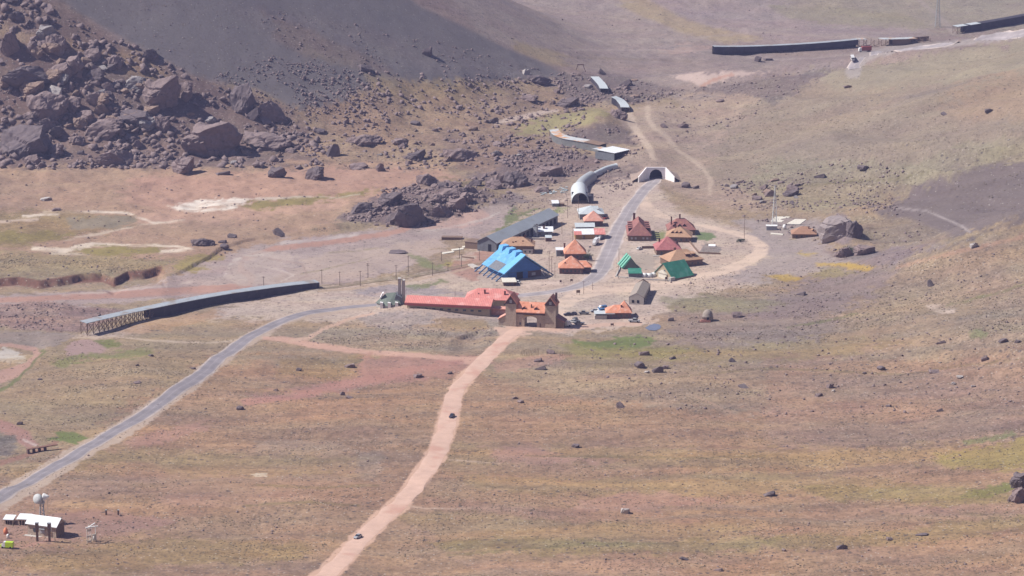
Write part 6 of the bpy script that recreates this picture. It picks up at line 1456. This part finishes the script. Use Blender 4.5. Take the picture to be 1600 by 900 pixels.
# white road tunnel portal
def portal():
    x, y, z = at(1025, 280.5); s = F/(y*cs-(z-CH)*sn)
    e = empty('tunnel_portal', (x, y+1, z)); tag(e, 'white concrete road tunnel portal with splayed wing walls and a black arch', 'tunnel')
    hw = 5.6; ht = 7.2; r = 3.9
    mb = MB(); arch = [(-r+2*r*i/16, 1.6+math.sqrt(max(r*r-(-r+2*r*i/16)**2, 0))*1.12) for i in range(17)]
    mb.prism([(-hw, -1), (-r, -1), (-r, ht), (-hw, ht)], 0, .9); mb.prism([(r, -1), (hw, -1), (hw, ht), (r, ht)], 0, .9)
    for a, b in zip(arch[:-1], arch[1:]): mb.prism([a, b, (b[0], ht), (a[0], ht)], 0, .9)
    mb.build('headwall', 'white_concrete', e)
    for sx in (-1, 1):
        mb = MB(); a = (sx*hw, 0); b = (sx*(hw+5.0), -8.5)
        nx_, ny_ = (a[1]-b[1]), -(a[0]-b[0]); L_ = math.hypot(nx_, ny_); nx_, ny_ = nx_/L_*.6*sx, ny_/L_*.6*sx
        if sx > 0: nx_, ny_ = nx_, ny_
        vs = [(a[0], a[1], -1), (b[0], b[1], -1), (b[0], b[1], 3.0), (a[0], a[1], ht), (a[0]+nx_, a[1]+ny_, -1), (b[0]+nx_, b[1]+ny_, -1), (b[0]+nx_, b[1]+ny_, 3.0), (a[0]+nx_, a[1]+ny_, ht)]
        mb.add(vs, [(0, 1, 2, 3), (7, 6, 5, 4), (0, 4, 5, 1), (1, 5, 6, 2), (2, 6, 7, 3), (3, 7, 4, 0)]); mb.build('wing_wall', 'white_concrete', e)
    mb = MB(); vs = []; fs = []
    for yy_ in (.9, 9):
        for a in [(-r, -1)]+arch+[(r, -1)]: vs.append((a[0], yy_, a[1]))
    n = len(arch)+2
    for i in range(n-1): fs.append((i, i+1, n+i+1, n+i))
    fs.append(tuple(range(n, 2*n))); mb.add(vs, fs); mb.build('tunnel_bore', 'dark_opening', e)
    mb = MB(); mb.box(-hw-5, hw+5, -.1, .0, -1, -.5); mb.build('footing', 'white_concrete', e)
    # earth heaped over the bore
    g = MB(); nA, nB = 26, 12; vs = []
    for j in range(nB+1):
        for i in range(nA+1):
            q = -1+2*i/nA; xx = q*15
            front = .5 if abs(xx) <= hw+.3 else .5-(min(abs(xx), hw+5)-hw)*1.62
            yy_ = front+.45+j*3.0
            top = ht-.25 if abs(xx) <= hw+.3 else ht-.4-(min(abs(xx), hw+5)-hw)*.86
            if abs(xx) > hw+5: top = max(0, 2.6*(1-(abs(xx)-hw-5)/(15-hw-5)))
            gz = h1(e.location.x+xx, e.location.y+yy_)-e.location.z
            vs.append((xx, yy_, gz-.4+max(top-gz+.4, 0)*(1-(j/nB)**1.6)))
    fs = [(j*(nA+1)+i, j*(nA+1)+i+1, (j+1)*(nA+1)+i+1, (j+1)*(nA+1)+i) for j in range(nB) for i in range(nA)]
    g.add(vs, fs); o = g.build('earth_bank', mat('earth_bank', tuple(c*.8 for c in L3(166, 146, 134)), .97, .15, .3, dirt=((.22, .19, .17), .5, .6)), None, True); o.location = e.location; o['kind'] = 'structure'
portal()

# ------------------------------------------------------------------ station in the left foreground
def station():
    e, w_ = place('station_building', 43.5, 90.5, 835.5, -22, 'stone relay station with a bright white sheet roof at the bottom left', 'building')
    d, h, rise = 6.4, 5.0, 2.2
    walls(e, w_, d, h, 'stone_wall', 'gx', rise); rf = roof(e, w_, d, h, rise, 'white_roof', 'gx', .7)
    mb = MB(); mb.box(w_+.02, w_+.08, .1, d-.1, -.5, h); mb.build('end_shade_sheet', 'timber', e)  # darker sheet that paints the shade of the right gable end
    mb = MB(); mb.box(w_*.44, w_*.60, -.12, .05, 1.4, 3.2); mb.build('window', 'window_pale', e)
    mb = MB(); mb.box(w_*.20, w_*.28, -.1, .05, 1.6, 2.9); mb.build('window', 'window_glass', e)
    mb = MB(); mb.box(w_*.80, w_*.87, -.1, .05, 0, 2.3); mb.build('door', 'timber', e)
    mb = MB(); mb.box(w_*.42, w_*.62, -.9, -.1, 3.1, 3.3); mb.build('awning', 'hut_grey', e)
    mb = MB(); mb.box(-1.0, w_+.5, -1.6, 0, -.9, .12); mb.build('terrace', 'concrete', e)
station()
for u, v, lb in ((58.5, 845.5, 'left of the two tall dark stone pillars in front of the relay station'), (77.5, 846, 'right of the two tall dark stone pillars in front of the relay station, with a white pipe')):
    x, y, z = at(u, v); e = empty('pillar', (x, y, z)); tag(e, lb, 'pillar', 'stone pillars')
    mb = MB(); mb.box(-.42, .42, -.42, .42, -.6, 4.6); mb.box(-.6, .6, -.6, .6, 3.9, 7.2); mb.build('shaft', 'timber', e)
    mb = MB(); mb.box(-.7, .7, -.7, .7, 7.2, 7.6); mb.build('cap', 'metal_grey', e)
    if u > 70: mb = MB(); mb.bar((.8, -.4, 4.2), (.8, -.4, 7.8), .16, 6); mb.build('pipe', 'white_paint', e)
def dishes():
    x, y, z = at(64, 822); e = empty('antenna_tower', (x, y+4, z)); tag(e, 'relay tower behind the white roof carrying one grey drum dish and one white cone dish', 'antenna')
    Ht = 10.4
    mb = MB()
    for sx, sy in ((-1, -1), (1, -1), (1, 1), (-1, 1)): mb.bar((sx*.9, sy*.9, 0), (sx*.5, sy*.5, Ht), .15, 4)
    for i in range(7):
        a = .9-.4*i/7; b = .9-.4*(i+1)/7; z0, z1 = Ht*i/7, Ht*(i+1)/7
        for q in range(4):
            c0 = [(-a, -a), (a, -a), (a, a), (-a, a)][q]; c1 = [(b, -b), (b, b), (-b, b), (-b, -b)][q]; mb.bar((*c0, z0), (*c1, z1), .1, 4)
    mb.build('lattice', 'metal_grey', e)
    mb = MB(); mb.lathe([(0, .5), (1.2, .2), (1.85, -.1), (1.95, 0), (2.0, .9), (1.9, 1.2), (.6, 1.5), (0, 1.5)], 22); o = mb.build('drum_dish', 'dish_grey', e, True)
    o.location = (-1.0, -.9, Ht-.2); o.rotation_euler = (R(70), 0, R(-30))
    mb = MB(); mb.lathe([(0, 0), (1.45, 0), (1.5, .25), (1.3, .5), (.75, 1.5), (.2, 2.3), (0, 2.4)], 20); o = mb.build('cone_dish', 'white_paint', e, True)
    o.location = (1.0, -.5, Ht+.5); o.rotation_euler = (R(80), 0, R(75))
    mb = MB(); mb.box(-1.1, 1.1, -1, 1, Ht-2.4, Ht-1.6); mb.box(-.5, .5, -1.3, 1.3, Ht-1.2, Ht-.9); mb.build('platform', 'dish_grey', e)
    for a, hh in ((-2.9, 14.5), (2.3, 14.2)):
        mb = MB(); mb.bar((a, 0, 4), (a, 0, hh), .05, 4); mb.build('whip_aerial', 'metal_grey', e)
dishes()
def cabin(u0, u1, v, ang, d, h, label):
    r_, f_, w_ = house(u0, u1, v, ang, d, h, .7, 'stone_wall', 'white_roof', 'mono', label, 'white-roofed cabins', nw=0, name='cabin', cat='cabin', oh=.5)
    for i in range(3):
        mb = MB(); mb.box(w_*(.2+.27*i), w_*(.2+.27*i)+.5, -.12, .05, 0, h*.8); mb.build('opening', 'dark_opening', r_)
cabin(7, 20, 819, -8, 3.4, 1.9, 'small white-roofed cabin at the far left beside the relay station')
cabin(28, 44, 820, -8, 4.4, 2.3, 'white-roofed cabin adjoining the left end of the relay station')
def rack():
    x, y, z = at(145, 848); e = empty('panel_rack', (x, y, z), R(25)); tag(e, 'white steel rack with panels standing right of the relay station', 'rack')
    for a, b in ((-2.2, 0), (-.6, 0), (-.4, 3.2), (2.0, 2.4)):
        mb = MB(); mb.bar((a, b, -.4), (a, b, 6.2 if b == 0 else 6.4), .13, 4); mb.build('post', 'white_paint', e)
    for a0, a1, b, z0, z1 in ((-2.2, -.6, 0, .3, 1.2), (-2.2, -.6, 0, 2.5, 3.2), (-2.2, -.6, 0, 4.8, 5.6), (.2, 1.9, 1.2, .4, 3.0)):
        mb = MB(); mb.box(a0, a1, b-.12, b+.12, z0, z1); mb.build('panel', 'cream_wall', e)
    mb = MB(); mb.box(-2.6, 2.3, 0, .5, 6.1, 6.5); mb.bar((-2.2, 0, 6.2), (2.0, 3.0, 6.8), .25, 4); mb.build('top_beam', 'white_paint', e)
    mb = MB(); mb.lathe([(1.0, 0), (1.1, .1), (1.1, .3), (1.0, .4), (1.0, 0)], 16); o = mb.build('hoop', 'white_paint', e); o.location = (.9, 1.6, 1.6); o.rotation_euler = (R(90), 0, R(60))
rack()
for u, lb in ((166, 'left of two short dark bollards right of the relay station'), (185, 'right of two short dark bollards right of the relay station')):
    x, y, z = at(u, 804.5); e = empty('bollard', (x, y, z)); tag(e, lb, 'bollard', 'short dark bollards')
    mb = MB(); mb.box(-.32, .32, -.32, .32, -.4, 1.9); mb.build('shaft', 'timber', e); mb = MB(); mb.box(-.38, .38, -.38, .38, 1.9, 2.1); mb.build('cap', 'metal_grey', e)
x, y, z = at(9, 834.5); e = empty('drum', (x, y, z)); tag(e, 'rusty orange drum left of the relay station', 'drum')
mb = MB(); mb.lathe([(0, 0), (.85, 0), (.85, 1.9), (.5, 2.1), (.45, 2.6), (0, 2.6)], 12); mb.build('barrel', 'orange_paint', e, True)
mb = MB(); mb.lathe([(.87, .5), (.92, .55), (.87, .6)], 12); mb.build('hoop', 'timber', e)
x, y, z = at(12.5, 841); e = empty('gas_tank', (x, y, z)); tag(e, 'upright white gas tank in front of the orange drum', 'tank')
mb = MB(); mb.lathe([(0, 0), (.5, .1), (.55, 1.3), (.35, 1.65), (0, 1.75)], 12); mb.build('cylinder', 'white_paint', e, True)
mb = MB(); mb.box(-.5, .7, -.5, .5, -.4, .15); mb.build('stand', 'metal_grey', e)

# ------------------------------------------------------------------ vehicles
def car(u, v, heading, body, label, kind='car', group=None, s=1.0, m2=None):
    """heading: degrees, 0 = nose to +X (right), 90 = away"""
    x, y, z = at(u, v); z = h1(x, y)+.12
    e = empty({'car': 'car', 'van': 'van', 'truck': 'truck', 'bus': 'bus', 'pickup': 'pickup'}[kind], (x, y, z), R(heading)); tag(e, label, kind, group); e.scale = (s, s, s)
    def wheels(xs, r, wdt):
        first = None
        for xx in xs:
            for yy_ in (-wdt/2, wdt/2):
                if first is None:
                    mb = MB(); mb.bar((0, -.12, 0), (0, .12, 0), r, 12); first = o = mb.build('wheel', 'tyre', e)
                else: o = first.copy(); COL.objects.link(o); o.parent = e
                o.location = (xx, yy_, r)
    def loft(secs, m, name):
        # secs: list of (x, halfwidth, zlow, zhigh)
        vs = []; fs = []
        for (xx, hw, z0, z1) in secs: vs += [(xx, -hw, z0), (xx, hw, z0), (xx, hw*.92, z1), (xx, -hw*.92, z1)]
        n = len(secs); fs = [(0, 3, 2, 1), tuple((n-1)*4+k for k in (0, 1, 2, 3))]
        for i in range(n-1):
            for k in range(4): fs.append((i*4+k, i*4+(k+1) % 4, (i+1)*4+(k+1) % 4, (i+1)*4+k))
        mb = MB(); mb.add(vs, fs); return mb.build(name, m, e)
    if kind == 'car':
        loft([(-2.15, .78, .45, .85), (-2.0, .86, .3, .98), (-1.2, .88, .25, 1.0), (.9, .88, .25, .95), (1.9, .84, .3, .82), (2.15, .74, .42, .7)], body, 'body')
        loft([(-1.85, .70, .95, .98), (-1.3, .74, .95, 1.42), (.1, .74, .95, 1.46), (.95, .70, .93, .96)], 'car_glass', 'window_band')
        loft([(-1.2, .66, 1.40, 1.45), (.05, .66, 1.42, 1.50)], body, 'roof'); wheels((-1.35, 1.35), .32, 1.6)
    elif kind == 'pickup':
        loft([(-2.6, .85, .5, 1.0), (-2.4, .9, .4, 1.05), (2.2, .9, .35, 1.05), (2.6, .82, .45, .9)], body, 'body')
        loft([(-.6, .80, 1.0, 1.75), (.9, .80, 1.0, 1.75), (1.6, .78, 1.0, 1.05)], 'car_glass', 'cab'); loft([(-.6, .72, 1.7, 1.82), (.9, .72, 1.7, 1.82)], body, 'roof'); wheels((-1.6, 1.6), .38, 1.7)
    elif kind == 'van':
        loft([(-2.6, .95, .45, 2.2), (-2.5, 1.0, .35, 2.35), (1.2, 1.0, .35, 2.35), (1.9, .96, .4, 1.5), (2.6, .88, .45, 1.1)], body, 'body')
        loft([(1.15, .90, 1.45, 2.25), (1.75, .88, 1.3, 1.52)], 'car_glass', 'windscreen'); wheels((-1.6, 1.6), .36, 1.85)
        loft([(.5, 1.01, .5, 2.36), (1.22, 1.01, .5, 2.36), (1.92, .97, .5, 1.52)], m2 or body, 'cab')
        loft([(1.9, .80, .9, 1.25), (2.65, .78, .5, 1.0)], m2 or body, 'bonnet')
    elif kind == 'truck':
        loft([(-4.6, 1.2, 1.0, 3.7), (2.2, 1.2, 1.0, 3.7)], body, 'cargo_box'); loft([(2.5, 1.15, .6, 3.0), (3.9, 1.12, .6, 2.9), (4.4, 1.0, .6, 1.9)], m2 or 'car_white', 'cab')
        loft([(3.9, 1.0, 1.85, 2.75), (4.35, .95, 1.7, 1.95)], 'car_glass', 'windscreen'); loft([(-4.6, .9, .6, 1.0), (4., .9, .6, 1.0)], 'metal_grey', 'chassis'); wheels((-3.4, -2.2, 3.2), .5, 2.0)
    elif kind == 'bus':
        loft([(-5.5, 1.25, .5, 3.3), (5.2, 1.25, .5, 3.3), (5.6, 1.15, .6, 2.6)], body, 'body'); loft([(-5.3, 1.262, 1.6, 2.6), (5.25, 1.262, 1.6, 2.6)], 'car_glass', 'window_band')
        loft([(5.35, 1.1, 1.5, 2.8), (5.68, 1.0, 1.4, 2.4)], 'car_glass', 'windscreen'); wheels((-3.6, 3.6), .5, 2.1)
    return e
car(559, 841, 240, 'car_silver', 'small silver-grey car driving down the dirt road at the bottom')
car(706, 652, 255, 'car_dark', 'dark car on the dirt road, the farther of two')
car(11, 856, 172, 'lime_paint', 'lime green and white van parked below the relay station', 'van', m2='car_white')
car(1332, 94, 268, 'car_white', 'white bus coming round the bend of the upper road', 'bus', s=.9)
car(1351, 81, 195, 'car_red', 'truck with a rust-red box behind the white bus on the upper road', 'truck', s=1.1)
car(887, 493, 185, 'car_dark', 'left of two dark purple cars side by side in the gateway car park', group='cars by the gateway')
car(895.5, 492, 175, 'car_dark', 'right of two dark purple cars side by side in the gateway car park', group='cars by the gateway')
car(912.5, 491, 172, 'car_grey', 'grey-green pickup in the middle of the gateway car park', 'pickup', group='cars by the gateway')
car(929, 487.5, 190, 'car_silver', 'silver car between the grey pickup and the blue truck', group='cars by the gateway')
car(940, 489.5, 215, 'car_blue', 'blue truck with a white cab parked left of the orange-roofed inn', 'truck', s=.62)
car(941, 484, 205, 'car_blue', 'small blue and white van behind the blue truck at the inn', 'van', s=.9, m2='car_white')
car(884, 510, 8, 'cream_wall', 'cream box van parked at the right foot of the gateway', 'van', s=1.12, m2='car_white')
car(991, 503.5, -10, 'hut_grey', 'grey-blue pickup at the right end of the orange-roofed inn', 'pickup', s=1.1)
car(807, 443, 160, 'car_white', 'white car beside the low white-roofed hut at the blue hall', 'car', s=1.1)
car(930.5, 382, 255, 'car_white', 'white box truck parked by the yellow-walled house', 'truck', s=.85)
car(938, 374, 250, 'car_silver', 'white and grey truck parked just behind the white box truck', 'truck', s=.55)
car(946, 342, 240, 'car_red', 'red and white car parked at the right corner of the pale sheet-roofed house', 'car')
car(999, 390, 60, 'car_white', 'small white car in the yard in front of the dormered lodge', 'car', s=.95)
car(899, 500, 110, 'car_grey', 'dusty grey car facing the gateway, upper one of the scrap row', group='cars by the gateway')
car(895, 504, 140, 'car_silver', 'dusty silver car in the middle of the scrap row by the gateway', group='cars by the gateway')
car(905, 507, 175, 'car_grey', 'flat grey scrap vehicle with a long tail by the gateway', 'pickup', group='cars by the gateway')
# ------------------------------------------------------------------ poles, signs, stakes
def pole(u, v, hpx, label, arms=1, name='telegraph_pole', group='telegraph poles', m='pole_wood', r=.16):
    x, y, z = at(u, v); s = F/(y*cs-(z-CH)*sn); Ht = hpx/s/cs
    e = empty(name, (x, y, z)); tag(e, label, 'pole', group)
    mb = MB(); mb.bar((0, 0, -.6), (0, 0, Ht), r, 6, r*.75); mb.build('shaft', m, e)
    for k in range(arms):
        mb = MB(); mb.box(-.9, .9, -.08, .08, Ht-.5-.9*k, Ht-.36-.9*k); mb.build('crossarm', m, e)
PL = [(412, 449, 17), (503, 443, 22), (531, 446, 22), (563, 447, 24), (575, 434, 23), (619, 437, 23), (638, 425, 26), (676, 431, 21), (690, 408, 15), (700, 424, 12), (718, 404, 18), (721, 417, 20), (749, 407, 18)]
nm = ['first from the left, behind the end of the long gallery', 'second from the left, just right of the gallery end', 'third from the left', 'fourth from the left, tall and with a crossarm', 'fifth, a step farther back with wide crossarms', 'sixth, straight above the church slabs', 'seventh, above the green meadow patch', 'eighth, between meadow patch and red yard', 'ninth, short and near the river', 'tenth, shortest one at the red yard', 'eleventh, by the concrete strips', 'twelfth, below the eleventh in the red yard', 'thirteenth, beside the warehouse front']
for (u, v, h_), t in zip(PL, nm): pole(u, v, h_, 'telegraph pole, '+t, arms=2 if 'wide' in t else 1)
for u, v, h_, t in ((858, 432, 40, 'tall thin pole right of the blue hall gable'), (862, 430, 30, 'thin pole close behind the tall one by the blue hall'), (867, 434, 24, 'short pole between blue hall and orange wing house'), (887, 341, 32, 'tall pole in front of the arched railway gallery'), (904, 340, 30, 'pole directly below the arched gallery mouth'), (967, 410, 22, 'pole on the right road verge by the green hut'), (966, 435, 20, 'pole at the corner of the pale low wall'), (912, 459, 20, 'thin pole beside the roadside billboard'), (926, 453, 12, 'short pole on the verge right of the billboard'), (661, 481, 9, 'short lamp pole before the long red hall'), (711, 463, 10, 'lamp pole behind the long red hall'), (895, 378, 24, 'slim pole beside the low shed of the roadside row'), (878, 366, 20, 'slim pole above the grey annex'), (1163, 373, 34, 'slim pole on the outer side of the dirt ring road')):
    pole(u, v, h_, t, arms=0 if h_ < 13 else 1, name='pole', group='village poles', m='timber', r=.13)
def signb(u, v, hpx, wpx, label, m='timber'):
    x, y, z = at(u, v); s = F/(y*cs-(z-CH)*sn); w_ = wpx/s; h_ = hpx/s
    e = empty('billboard', (x, y, z), R(8)); tag(e, label, 'sign')
    mb = MB(); mb.box(-w_/2, w_/2, -.08, .08, h_*.45, h_*1.0); mb.build('board', m, e)
    for sx in (-1, 1):
        mb = MB(); mb.bar((sx*w_*.35, .1, -.4), (sx*w_*.35, .1, h_*.95), .09, 4); mb.build('leg', 'pole_wood', e)
signb(903.5, 461, 8, 6, 'small brown billboard at the bend of the paved road', 'brown_wall')
signb(956.5, 511, 6, 5, 'small dark sign board below the orange-roofed inn', 'timber')
signb(893, 441, 5, 4, 'small dark sign by the road right of the blue hall', 'dark_gable')
signb(876, 443.5, 6, 3, 'narrow black and white sign left of the small dark sign', 'dark_gable')
signb(922, 388.5, 4, 3.5, 'small grey box sign in the yard below the parked trucks', 'slate')
signb(1041, 439.5, 7, 4, 'dark board standing before the gable of the green hall', 'dark_gable')
def stakes():
    x, y, z = at(830, 556); o0 = Vector((x, y, z)); e = empty('stake_fence', o0); tag(e, 'rows of short timber stakes beside the dirt road below the gateway', 'fence')
    for rr in range(3):
        for i in range(11):
            u = 815+i*2.7+rnd.uniform(-.5, .5)-rr*.6; v = 549+rr*3.6-i*.2; a = Vector(at(u, v))-o0
            mb = MB(); mb.bar(a+Vector((0, 0, -.3)), a+Vector((.15, 0, 1.15)), .13, 4); mb.build('stake', 'tan_wall', e)
    for rr in range(2):
        for i in range(6):
            u = 876+i*2.8; v = 552+rr*4; a = Vector(at(u, v))-o0
            mb = MB(); mb.bar(a+Vector((0, 0, -.3)), a+Vector((0, 0, 1.0)), .12, 4); mb.build('stake', 'tan_wall', e)
stakes()
# little broken bridge at the left
x, y, z = at(58, 706); e = empty('footbridge', (x, y, z), R(32)); tag(e, 'broken red-brown footbridge deck on stone piers at the left edge stream', 'bridge')
mb = MB(); mb.box(-4.5, 9.5, -.6, 1.2, 1.6, 1.95); mb.build('deck', 'rust_timber', e)
for a in (-4.0, -1.4, 1.2, 3.8):
    mb = MB(); mb.prism([(a-.55, -1.5), (a+.55, -1.5), (a+.35, 1.6), (a-.35, 1.6)], -.5, 1.0); mb.build('pier', 'dark_brick', e)
# bushes
def bush(u, v, wpx, hpx, label, m='dry_leaves', n=900):
    x, y, z = at(u, v); s = F/(y*cs-(z-CH)*sn); W, Hh = wpx/s, hpx/s
    e = empty('bush', (x, y, z)); tag(e, label, 'bush'); mb = MB()
    r = np.random.default_rng(int(u))
    cl = r.normal(size=(16, 3))*np.array([W*.26, W*.2, Hh*.2])+np.array([0, W*.25, Hh*.5])
    for i in range(n):
        c = cl[r.integers(16)]+r.normal(size=3)*np.array([W, W, Hh])*.10; c[2] = max(c[2], .05)
        d1 = r.normal(size=3); d2 = r.normal(size=3); d1 /= np.linalg.norm(d1); d2 /= np.linalg.norm(d2); k = .16
        mb.add([c-d1*k, c+d2*k, c+d1*k, c-d2*k], [(0, 1, 2, 3)])
    mb.build('foliage', m, e)
    mb = MB()
    for i in range(5): t = cl[i]; mb.bar((0, W*.25, -.2), tuple(t), .07, 4, .03)
    mb.build('stem', 'pole_wood', e)
bush(918, 408, 9, 13, 'dark leafy bush at the right wall of the tallest orange pyramid roof')
bush(1158, 378, 10, 4, 'low dark bush inside the dirt ring road')
bush(1325, 400, 30, 14, 'wide grey-green thicket on the dusky mound right of the brown house', 'dry_leaves', 2200)
# puddle
def water(name, pts, m):
    P = [at(*p) for p in pts]; zc = max(p[2] for p in P)+.06; c = np.mean([p[:2] for p in P], 0); mb = MB()
    n = len(P); vs = [(P[i][0]-c[0], P[i][1]-c[1], 0) for i in range(n)]; mb.add(vs+[(0, 0, 0)], [(i, (i+1) % n, n) for i in range(n)])
    o = mb.build(name, m); o.location = (c[0], c[1], zc); o['kind'] = 'structure'
water('puddle', [(1008, 513), (1014, 508.5), (1022, 506), (1030, 507), (1033, 510), (1031, 514), (1024, 517), (1014, 516.5)], 'puddle')
# sheet metal debris near the arched gallery and white strips by the railway
def debris():
    x, y, z = at(862, 299); o0 = Vector((x, y, z)); r = np.random.default_rng(4); mb = MB()
    for i in range(46):
        u, v = r.uniform(843, 888), 0; v = 299-(u-865)*.12+r.uniform(-4, 4); a = Vector(at(u, v))-o0; th = r.uniform(0, 3.1); L_, w_ = r.uniform(1, 3.2), r.uniform(.4, 1.2)
        q = Matrix.Rotation(th, 3, 'Z') @ Matrix.Rotation(r.uniform(-.4, .4), 3, 'X'); vs = [a+Vector((0, 0, .3))+q @ Vector((sx*L_/2, sy*w_/2, sz*.05)) for sz in (-1, 1) for sx, sy in ((-1, -1), (1, -1), (1, 1), (-1, 1))]
        mb.add([tuple(k) for k in vs], [(0, 3, 2, 1), (4, 5, 6, 7), (0, 1, 5, 4), (1, 2, 6, 5), (2, 3, 7, 6), (3, 0, 4, 7)])
    o = mb.build('sheet_metal_debris', 'debris_metal'); o.location = o0; o['kind'] = 'stuff'; tag(o, 'scattered pale sheet metal debris left of the arched gallery', 'debris')
debris()
for i, (u, v) in enumerate(((690, 395.5), (705, 390.5), (722, 386))):
    slab('concrete_strip', [(u, v), (u+18, v-2.5), (u+20, v-.8), (u+2, v+1.8)], 'cream_wall', ['lowest', 'middle', 'topmost'][i]+' of three pale concrete strips between river and railway', 'strip', .25, 'concrete strips')
slab('concrete_slab', [(1107, 383), (1118, 383), (1118, 386), (1107, 386)], 'white_concrete', 'small white slab in the walled stone yard', 'slab', .5)
# railway track
def rails():
    x, y, z, nx, ny, s = curve_pts([(498, 452), (560, 445), (640, 434.5), (700, 423), (760, 410)], 3.)
    o0 = np.array([x[0], y[0], z[0]]); e = empty('railway_track', tuple(o0)); e['kind'] = 'structure'
    zz = H(x, y)
    for off in (-.55, .55):
        mb = MB(); pt = lambda o, h: np.stack([x+nx*o-o0[0], y+ny*o-o0[1], zz+h-o0[2]], 1)
        strip(mb, pt(off-.06, .05), pt(off-.06, .16), pt(off+.06, .16), pt(off+.06, .05), 0, len(x)-1); o = mb.build('rail', 'tan_wall', e)
rails()
# ------------------------------------------------------------------ air
def haze():
    mb = MB(); mb.box(-7000, 7000, -3500, 9500, -60, 1600)
    m = bpy.data.materials.new('haze'); m.use_nodes = True; n = m.node_tree; n.nodes.remove(n.nodes['Principled BSDF'])
    v = n.nodes.new('ShaderNodeVolumePrincipled'); v.inputs['Density'].default_value = HAZE_D; v.inputs['Color'].default_value = HAZE_C
    v.inputs['Anisotropy'].default_value = .2
    n.links.new(v.outputs[0], n.nodes['Material Output'].inputs['Volume'])
    o = mb.build('haze', m); o['kind'] = 'stuff'; return o
haze()
